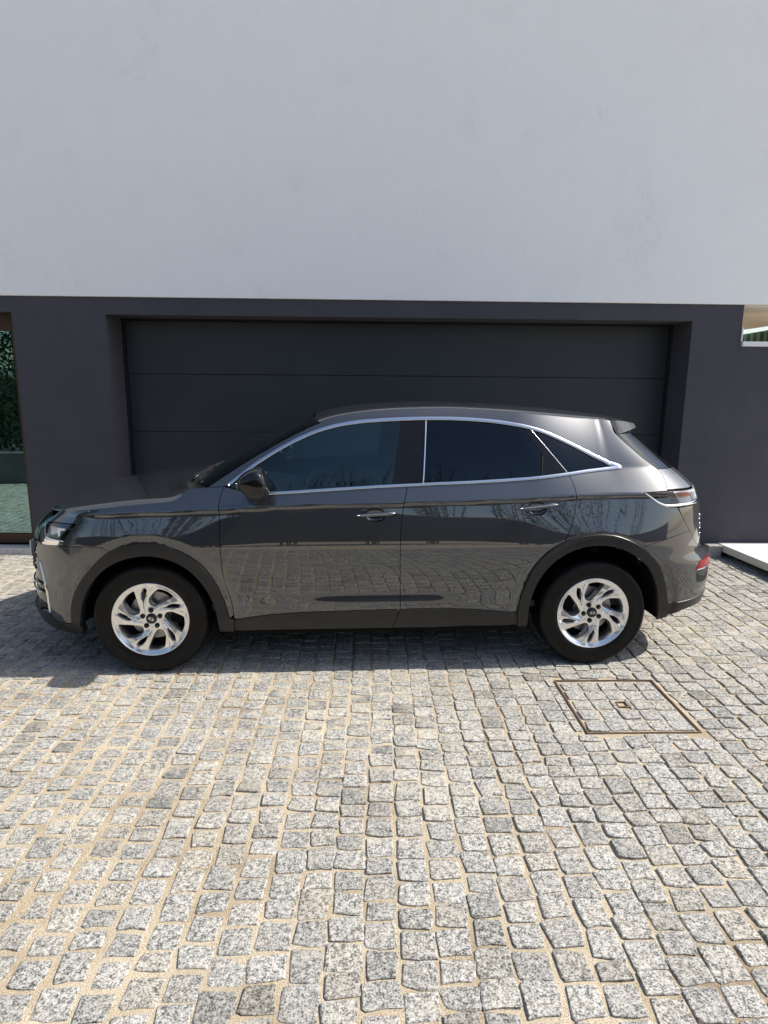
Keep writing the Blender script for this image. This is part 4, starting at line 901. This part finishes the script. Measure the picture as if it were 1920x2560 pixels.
r1 = np.array([re_r[-1] * (1 - t) + rc[-1] * t + np.array([.02 * math.sin(math.pi * t), 0, .012 * math.sin(math.pi * t)]) for t in np.linspace(0, 1, 14)])
def roof_b(u, v):
    b = .004 * np.sin(math.pi * np.clip(v, 0, 1)) * np.sin(math.pi * np.clip(u, 0, 1)) ** .5 - .009 * np.exp(-((v - .10) / .04) ** 2)
    return np.stack([0 * b, 0 * b, b], -1)
RS = coons(re_r, rc, b1, r1, 70, 24, roof_b)
sheet('roof', mirror_grid(RS), PAINT, car, .006)
# spoiler: top skin from the roof edge to the lip, then the lip face and underside
lipn = P(1.700, 1.452)[0] + np.array([.004, .0, .004])
crease = np.array([re_r[-1], (1.60, .475, 1.535), (1.715, .385, 1.523), (1.80, .315, 1.508), (1.812, .30, 1.505)])
lip = np.array([crease[-1], (1.835, .22, 1.508), (1.852, .10, 1.510), (1.857, 0, 1.510)])
SP = coons(crease, np.array([rc[-1], (1.77, 0, 1.531), lip[-1]]), r1, lip, 16, 14)
full = mirror_grid(SP); lipf = full[-1]; low = lipf + np.array([-.006, 0, -.030]); und = lipf + np.array([-.05, 0, -.040])
A = np.concatenate([full, low[None], und[None]], 0)
spo = sheet('roof_spoiler', A, PAINT, car)
lo_e = np.array([lipn, (1.649, .52, 1.456), (1.726, .45, 1.470), (1.812, .335, 1.480)])
SF_ = coons(SP[:, 0], coons(lo_e, lo_e, lo_e[[0, 0]] + np.array([[0, 0, 0], [0, 0, 1e-4]]), lo_e[[-1, -1]] + np.array([[0, 0, 0], [0, 0, 1e-4]]), 16, 2)[:, 0], np.array([SP[0, 0], lipn]), np.array([SP[-1, 0], lo_e[-1]]), 16, 7)
for sd_ in (-1, 1):
    sheet('spoiler_end', SF_ * (1, sd_, 1) + np.array([0, 0, -.0008]), PAINT, spo)

# ---- underside, wheel housings, interior
G().box((-2.02, -.55, .24), (-1.80, .55, .34)).box((-.92, -.82, .21), (.92, .82, .36)).box((1.82, -.70, .36), (2.12, .70, .42)).box((-1.9, -.55, .23), (2.0, .55, .34)).put('underbody', LINER, car)
for wx in (-1.369, 1.369):
    for sd in (-1, 1):
        A = []
        for k in range(25):
            th = math.radians(-6 + 192 * k / 24); r_ = .43
            A.append([(wx + r_ * math.cos(th), sd * .885, .345 + r_ * math.sin(th)), (wx + r_ * math.cos(th), sd * .56, .345 + r_ * math.sin(th)), (wx + .02 * math.cos(th), sd * .555, .345 + .02 * math.sin(th))])
        G().grid(A).put('wheel_housing', LINER, car, False)
def rbox(name, c, h, mat, parent, rot=(0, 0, 0), p=4., n=10):
    """rounded cushion: superellipsoid"""
    A = []
    f = lambda w, e: math.copysign(abs(w) ** e, w)
    for i in range(n + 1):
        ph = -math.pi / 2 + math.pi * i / n; row = []
        for j in range(2 * n):
            th = 2 * math.pi * j / (2 * n); e = 2 / p
            row.append(Vector((h[0] * f(math.cos(ph), e) * f(math.cos(th), e), h[1] * f(math.cos(ph), e) * f(math.sin(th), e), h[2] * f(math.sin(ph), e))))
        A.append(row)
    from mathutils import Euler
    R = Euler(rot).to_matrix()
    g = G().grid([[tuple(R @ q + Vector(c)) for q in r] for r in A], True)
    return g.put(name, mat, parent, True)
for yy in (-.38, .38):
    st = rbox('front_seat', (-.05, yy, .62), (.27, .25, .10), SEATM, car)
    rbox('backrest', (.24, yy, .92), (.085, .24, .33), SEATM, st, (0, .30, 0)); rbox('headrest', (.38, yy, 1.30), (.05, .13, .09), SEATM, st, (0, .2, 0))
st = rbox('rear_bench', (.85, 0, .66), (.26, .64, .10), SEATM, car)
rbox('backrest', (1.14, 0, .95), (.08, .64, .32), SEATM, st, (0, .38, 0))
for yy in (-.4, .4): rbox('headrest', (1.27, yy, 1.27), (.05, .12, .08), SEATM, st)
rbox('dashboard', (-.80, 0, .93), (.26, .76, .13), INTER, car, (0, .08, 0))
G().box((-1.2, -.80, .36), (1.7, .80, .40)).put('cabin_floor', INTER, car)
G().box((1.45, -.60, .40), (1.50, .60, 1.15)).put('boot_bulkhead', INTER, car)
sw = empty_ = G()
for k in range(1):
    R = Matrix.Rotation(math.radians(-62), 3, 'Y'); c0 = Vector((-.48, -.38, 1.02))
    sw.tube([R @ Vector((.18 * math.cos(t), .18 * math.sin(t), 0)) + c0 for t in [2 * math.pi * i / 28 for i in range(29)]], .014, 8)
    sw.tube([c0 + R @ Vector((0, -.17, 0)), c0 + R @ Vector((0, .17, 0))], .016, 6).tube([c0, c0 + Vector((-.2, 0, -.08))], .03, 8)
sw.put('steering_wheel', INTER, car, True)
rbox('rear_view_mirror', (-.50, 0, 1.43), (.02, .13, .042), INTER, car)
# headliner and far pillars close the cabin
sheet('headliner', mirror_grid(RS[2:, 1:]) + np.array([0, 0, -.035]), INTER, car)

# ---- door mirrors
mo = np.array([(-.806, 1.212), (-.792, 1.238), (-.766, 1.258), (-.722, 1.282), (-.682, 1.289), (-.652, 1.268), (-.628, 1.228), (-.620, 1.188), (-.624, 1.118), (-.658, 1.102), (-.740, 1.102), (-.764, 1.134), (-.800, 1.176)])
for side in (1, -1):
    mc = mo.mean(0); rows = []
    for (yy, k) in ((.915, .50), (.925, .70), (.945, .90), (.985, 1.0), (1.035, .99), (1.075, .93), (1.10, .80), (1.112, .55), (1.115, .2)):
        rows.append([(float(mc[0] + .5 * (1 - k) * .03 + (x - mc[0]) * k), -side * yy, float(mc[1] + (z - mc[1]) * k)) for x, z in mo])
    g = G().grid(rows, True); g.f += [tuple(range(13)), tuple(range(8 * 13, 9 * 13))]
    dm = g.put('door_mirror', GLOSSB, car, True)
    md = dm.modifiers.new('sub', 'SUBSURF'); md.levels = 2; md.render_levels = 2
    G().tube([(-.650, -side * .955, 1.255), (-.634, -side * .985, 1.19), (-.640, -side * .985, 1.130)], [.004, .006, .004], 8).put('mirror_trim', SATIN, dm, True)
    G().tube([(-.755, -side * .965, 1.178), (-.70, -side * .995, 1.168), (-.655, -side * .985, 1.172)], [.002, .0035, .002], 6).put('mirror_trim', SATIN, dm, True)
    G().tube([(-.74, -side * .84, 1.11), (-.735, -side * .90, 1.105), (-.72, -side * .96, 1.125)], [.035, .026, .03], 10).put('mirror_arm', GLOSSB, dm, True)
    # black corner piece at the foot of the front window
    ribbon('window_corner', [(-.835, 1.150), (-.78, 1.160), (-.70, 1.150)], [.06, .07, .03], .004, PILLARM, car, side, -.004)

# number plate
G().box((-2.350, -.26, .575), (-2.340, .26, .685)).put('number_plate', PLATE, car, False, .003)

# ---- wheels
def pol(r, a): return (r * math.cos(math.radians(a)), r * math.sin(math.radians(a)))
BIG = [(.85, 99), (.875, 85), (.875, 70), (.60, 78.5), (.36, 99), (.385, 111), (.47, 117), (.59, 114.5), (.73, 105)]
SLIT = [(.87, 124), (.80, 119.5), (.67, 124), (.50, 134), (.62, 134.5), (.76, 129.5)]
RIM = .226
def round_poly(pts, r=.18, n=4):
    out = []; m = len(pts)
    for i in range(m):
        a, b, c = (np.array(pts[k % m], float) for k in (i - 1, i, i + 1))
        p0 = b + (a - b) * r; p1 = b + (c - b) * r
        for k in range(n + 1):
            t = k / n; out.append((1 - t) ** 2 * p0 + 2 * t * (1 - t) * b + t * t * p1)
    return np.array(out)
GROOVE_SHADE = principled('groove_shade_grey', (.10, .10, .10), .5, .3)  # dark grey that paints the shade of the spoke grooves
def make_wheel_meshes():
    M_ = {}
    # tyre; axis Y, outside at -Y
    prof = [(.226, .010), (.232, .002), (.240, -.003), (.262, -.0085), (.268, -.0075), (.290, -.010), (.312, -.0065), (.316, -.0085), (.326, -.003), (.336, .006)]
    n = 180; rows = []
    for r, y in prof: rows.append([(r * math.cos(2 * math.pi * k / n), y, r * math.sin(2 * math.pi * k / n)) for k in range(n)])
    for r, y, d in ((.3425, .018, .004), (.3470, .030, .005), (.3490, .044, .004), (.349, .062, 0), (.342, .064, 0), (.342, .072, 0), (.349, .074, 0), (.349, .104, 0), (.342, .106, 0), (.342, .116, 0), (.349, .118, 0), (.349, .150, 0), (.342, .152, 0), (.342, .160, 0), (.349, .162, 0), (.349, .180, .004), (.345, .196, .004), (.336, .210, 0), (.30, .22, 0), (.25, .215, 0), (.226, .205, 0)):
        rows.append([((r - (d if (k % 3) == 0 else 0)) * math.cos(2 * math.pi * k / n), y, (r - (d if (k % 3) == 0 else 0)) * math.sin(2 * math.pi * k / n)) for k in range(n)])
    g = G().grid(rows, True); M_['tyre'] = mesh('tyre', g.v, g.f, TYRE, True)
    g = G().lathe([(.2285, .012), (.2310, .004), (.2315, -.001), (.2285, -.0035), (.2240, -.0015), (.2215, .006), (.2190, .016), (.212, .05), (.205, .10), (.212, .19), (.228, .205)], 96)
    M_['barrel'] = mesh('rim_barrel', g.v, g.f, ALLOY, True)
    # spoked face
    holes = []
    for k in range(5):
        holes.append(round_poly([pol(r * RIM, a + 72 * k) for r, a in BIG], .28) * 1.0)
        holes.append(round_poly([pol(r * RIM, a + 72 * k) for r, a in SLIT], .2))
    circ = np.array([pol(.2235, 360 * k / 110) for k in range(110)])
    hr = []
    for h in holes: hr.append(resample(h, .007))
    front = [h + (h - h.mean(0)) / (np.linalg.norm(h - h.mean(0), axis=1, keepdims=True) + 1e-9) * (.006 if len(h) > 35 else .002) for h in hr]
    uv, fs = cdt(circ, front, .0045, .0045)
    def dep(x, y):
        r = np.hypot(x, y); d = np.interp(r, [0, .03, .045, .075, .12, .17, .205, .2235], [.020, .020, .019, .017, .010, .006, .007, .001])
        # ridge and groove along each arm pair
        ap = (np.degrees(np.arctan2(y, x)) - np.interp(r / RIM, [.2, .335, .5, .67, .87, 1.], [158, 146, 136, 126.5, 122, 120]) + 36) % 72 - 36
        fl = np.clip((r - .06) / .03, 0, 1) * np.clip((.222 - r) / .02, 0, 1)
        return d + fl * (.007 * np.clip(1 - np.abs(ap) / 4.0, 0, 1) + .0075 * np.clip((np.abs(ap) - 9) / 12, 0, 1))
    V = np.stack([uv[:, 0], dep(uv[:, 0], uv[:, 1]), uv[:, 1]], 1)
    g = G(); f0 = fs[0]; nn = np.cross(V[f0[1]] - V[f0[0]], V[f0[2]] - V[f0[0]])
    g.add(V, [tuple(reversed(f)) if nn[1] > 0 else f for f in fs])
    M_['face'] = mesh('spokes', g.v, g.f, ALLOY, False)
    g = G()
    for h, fr_ in zip(hr, front):
        c = h.mean(0); r0 = np.stack([fr_[:, 0], dep(fr_[:, 0], fr_[:, 1]), fr_[:, 1]], 1)
        r1_ = np.stack([h[:, 0], dep(h[:, 0], h[:, 1]) + .014, h[:, 1]], 1); q = c + (h - c) * .985
        r2_ = np.stack([q[:, 0], dep(h[:, 0], h[:, 1]) + .042, q[:, 1]], 1)
        g.grid([[tuple(p) for p in r] for r in (r0, r1_)], True); g.grid([[tuple(p) for p in r] for r in (r1_, r2_)], True)
    gg = G()  # thin dark strips over the spokes: groove shade put into their colour
    for k in range(5):
        for path, wd in (([(.52, 134), (.42, 140), (.33, 147), (.24, 156)], .0026), ([(.90, 108), (.80, 113), (.68, 119), (.54, 127), (.42, 133)], .0013)):
            rows = []
            for i, (r_, a_) in enumerate(path):
                p_ = np.array(pol(r_ * RIM, a_ + 72 * k)); q_ = np.array(pol(path[min(i + 1, len(path) - 1)][0] * RIM, path[min(i + 1, len(path) - 1)][1] + 72 * k)) - np.array(pol(path[max(i - 1, 0)][0] * RIM, path[max(i - 1, 0)][1] + 72 * k))
                n_ = np.array([-q_[1], q_[0]]) / np.linalg.norm(q_)
                rows.append([(p_[0] + n_[0] * wd * t, float(dep(np.array([p_[0]]), np.array([p_[1]]))[0]) - .0012 + .002 * (1 - abs(t)), p_[1] + n_[1] * wd * t) for t in (-1, 0, 1)])
            gg.grid(rows)
    M_['groove'] = mesh('groove_shade_strip', gg.v, gg.f, GROOVE_SHADE, False)
    M_['walls'] = mesh('spoke_sides', g.v, g.f, ALLOY, False)
    g = G().lathe([(.0, .090), (.150, .090), (.152, .094), (.152, .112), (.0, .112)], 64); M_['disc'] = mesh('brake_disc', g.v, g.f, DISC, False)
    g = G().lathe([(.0, .008), (.024, .008), (.030, .010), (.0325, .016), (.0325, .03)], 40); M_['cap'] = mesh('centre_cap', g.v, g.f, GLOSSB, True)
    g = G()
    for sx in (-1, 1):
        g.add([(sx * .004, .0072, -.012), (sx * .019, .0072, .0), (sx * .004, .0072, .014), (sx * .009, .0072, .001)], [(0, 1, 2, 3)])
        g.add([(sx * .004, .0072, -.012), (sx * .004, .0072, .014), (sx * .0015, .0072, .0)], [(0, 1, 2)])
    M_['emblem'] = mesh('cap_emblem', g.v, g.f, CHROME, False)
    g = G().lathe([(.0, .006), (.0075, .006), (.010, .009), (.011, .018), (.011, .03)], 12); M_['lug'] = mesh('lug_nut', g.v, g.f, GLOSSB, True)
    g = G().lathe([(.0155, .016), (.0155, .0185), (.0, .0185)], 16); M_['lugseat'] = mesh('lug_recess', g.v, g.f, BLACK, True)
    g = G().lathe([(.0, .118), (.21, .118), (.21, .13)], 48); M_['back'] = mesh('brake_backing', g.v, g.f, LINER, False)
    # caliper
    g = G()
    A = []
    for k in range(13):
        th = math.radians(-35 + 70 * k / 12)
        A.append([(r * math.cos(th), y, r * math.sin(th)) for r, y in ((.105, .075), (.165, .075), (.172, .082), (.172, .13), (.105, .13))])
    g.grid(A, True); g.f += [tuple(range(5)), tuple(range(60, 65))]; M_['caliper'] = mesh('brake_caliper', g.v, g.f, LINER, False)
    return M_
WM = make_wheel_meshes()
ROT = {(-1.369, 1): -24.5, (1.369, 1): 0., (-1.369, -1): 11., (1.369, -1): 30.}
for wx in (-1.369, 1.369):
    for side in (1, -1):
        w = ob('wheel', WM['tyre'], car)
        w.location = (wx, -side * .912, .347); w.rotation_euler = (0, -math.radians(ROT[(wx, side)]), 0 if side > 0 else math.pi)
        for k in ('barrel', 'face', 'groove', 'walls', 'disc', 'cap', 'emblem', 'back'):
            o = ob(WM[k].name.split('.')[0], WM[k], w)
            if k in ('groove', 'walls', 'emblem'): o['kind'] = 'stuff'
        cal = ob('brake_caliper', WM['caliper'], w); cal.rotation_euler = (0, -math.radians(40 if wx < 0 else 150), 0)
        for k in range(5):
            x, z = pol(.054, 114.5 + 72 * k)
            o = ob('lug_recess', WM['lugseat'], w); o.location = (x, -.0015, z)
            o = ob('lug_nut', WM['lug'], w); o.location = (x, 0, z)

# ================================================================ what the paint and glass mirror: garden behind the camera, planter on the left
def leaf(g, T, p, d, up, L_, w, tone):
    d = d.normalized(); s = d.cross(up)
    if s.length < 1e-4: s = d.orthogonal()
    s.normalize(); n = s.cross(d)
    a, b, c = p + d * L_ * .5 + s * w + n * .01, p + d * L_, p + d * L_ * .5 - s * w + n * .01
    g.add([p, a, b, c], [(0, 1, 2), (0, 2, 3)]); T += [tone] * 4
def shrub(name, at, height, shoots, spread, rg, label, group, leafy=1.0):
    e = empty(name, at, 0, label=label, category='shrub', group=group)
    g = G(); T = []; st = G()
    for k in range(shoots):
        a = rg.uniform(0, 6.283); r = spread * math.sqrt(rg.random()); base = Vector((r * .35 * math.cos(a), r * .35 * math.sin(a), 0))
        h = height * rg.uniform(.6, 1.0); lean = Vector((math.cos(a), math.sin(a), 0)) * r * rg.uniform(.5, 1)
        pts = [base + lean * (t ** 1.3) + Vector((0, 0, h * t)) for t in (0, .25, .5, .75, 1)]
        st.tube(pts, [.014, .011, .009, .006, .003], 5, False)
        nl = int(46 * leafy)
        for i in range(nl):
            t = .12 + .88 * i / nl; q = t * 4; j = min(3, int(q)); p = pts[j].lerp(pts[j + 1], q - j)
            th = i * 2.4 + a; d = Vector((math.cos(th), math.sin(th), rg.uniform(.15, .9)))
            leaf(g, T, p, d, Vector((0, 0, 1)), rg.uniform(.10, .19), rg.uniform(.016, .028), rg.random())
    o = ob('foliage', mesh('foliage', g.v, g.f, LEAFM, False, None, T), e); st.put('stems', STEMM, e, True)
    return e
BY = -3.4
bw = empty('boundary_wall', (0, BY, 0), label='dark rendered garden wall behind the camera, mirrored in the car doors', category='wall')
o = G().box((-12, -.25, -.05), (12, 0, 1.80)).put('wall_body', DARK, bw)
o = G().box((-12.02, -.27, 1.80), (12.02, .02, 1.85)).put('coping', STONE, bw, False, .006)
rg = random.Random(3)
for k in range(13):
    x = -7.4 + k * 1.2 + rg.uniform(-.35, .35)
    shrub('laurel_shrub', (x, BY - .75 + rg.uniform(-.2, .2), 0), (rg.uniform(4.3, 5.9) if -3 < x < 2.6 else rg.uniform(3.4, 4.8)), rg.randint(13, 19), rg.uniform(.5, .8), rg, 'leafy laurel shrub rising behind the garden wall, mirrored in the car windows', 'shrubs mirrored in the car windows')
PLANTM = mat_noisy('planter_render', (.13, .13, .13), (.17, .17, .165), 3, .85, 0, .2)
for x, hh in ((-2.5, 3.9), (-1.55, 4.4), (-.75, 4.25), (.55, 4.0), (1.5, 3.8), (2.6, 3.9)):
    shrub('laurel_shrub', (x, -2.15, 0), hh + .25, 8, .34, rg, 'leafy laurel shrub standing before the garden wall, mirrored in the car windows', 'shrubs before the garden wall')
pl = empty('planter', (-6.6, 2.2, 0), label='low dark planter with pale coping, mirrored in the glazed door', category='planter')
G().box((-2.2, -1.2, -.05), (2.0, 0, .53)).put('planter_wall', PLANTM, pl)
G().box((-2.22, -1.22, .53), (2.02, .02, .56)).put('coping', STONE, pl)
hedge = empty('hedge', (-6.6, 1.6, .56), label='clipped green hedge in the low planter, mirrored in the glazed door', category='hedge')
g = G(); T = []
for k in range(20000):
    p = Vector((rg.uniform(-2.1, 1.9), rg.uniform(-.5, .5), rg.uniform(0, 3.4)))
    # leaves crowd the faces
    q = rg.random()
    if q < .5: p.y = .5 + rg.gauss(0, .05)
    elif q < .62: p.z = 3.4 + rg.gauss(0, .06)
    d = Vector((rg.uniform(-1, 1), rg.uniform(-.4, 1), rg.uniform(-.5, 1)))
    leaf(g, T, p, d, Vector((0, 0, 1)), rg.uniform(.08, .14), rg.uniform(.022, .036), rg.random())
ob('foliage', mesh('foliage', g.v, g.f, LEAFD, False, None, T), hedge)
sg = G()
for k in range(12): sg.tube([(-2 + k * .34, 0, -.02), (-2 + k * .34, .02, 2.2)], .02, 5)
sg.put('stems', STEMM, hedge, True)
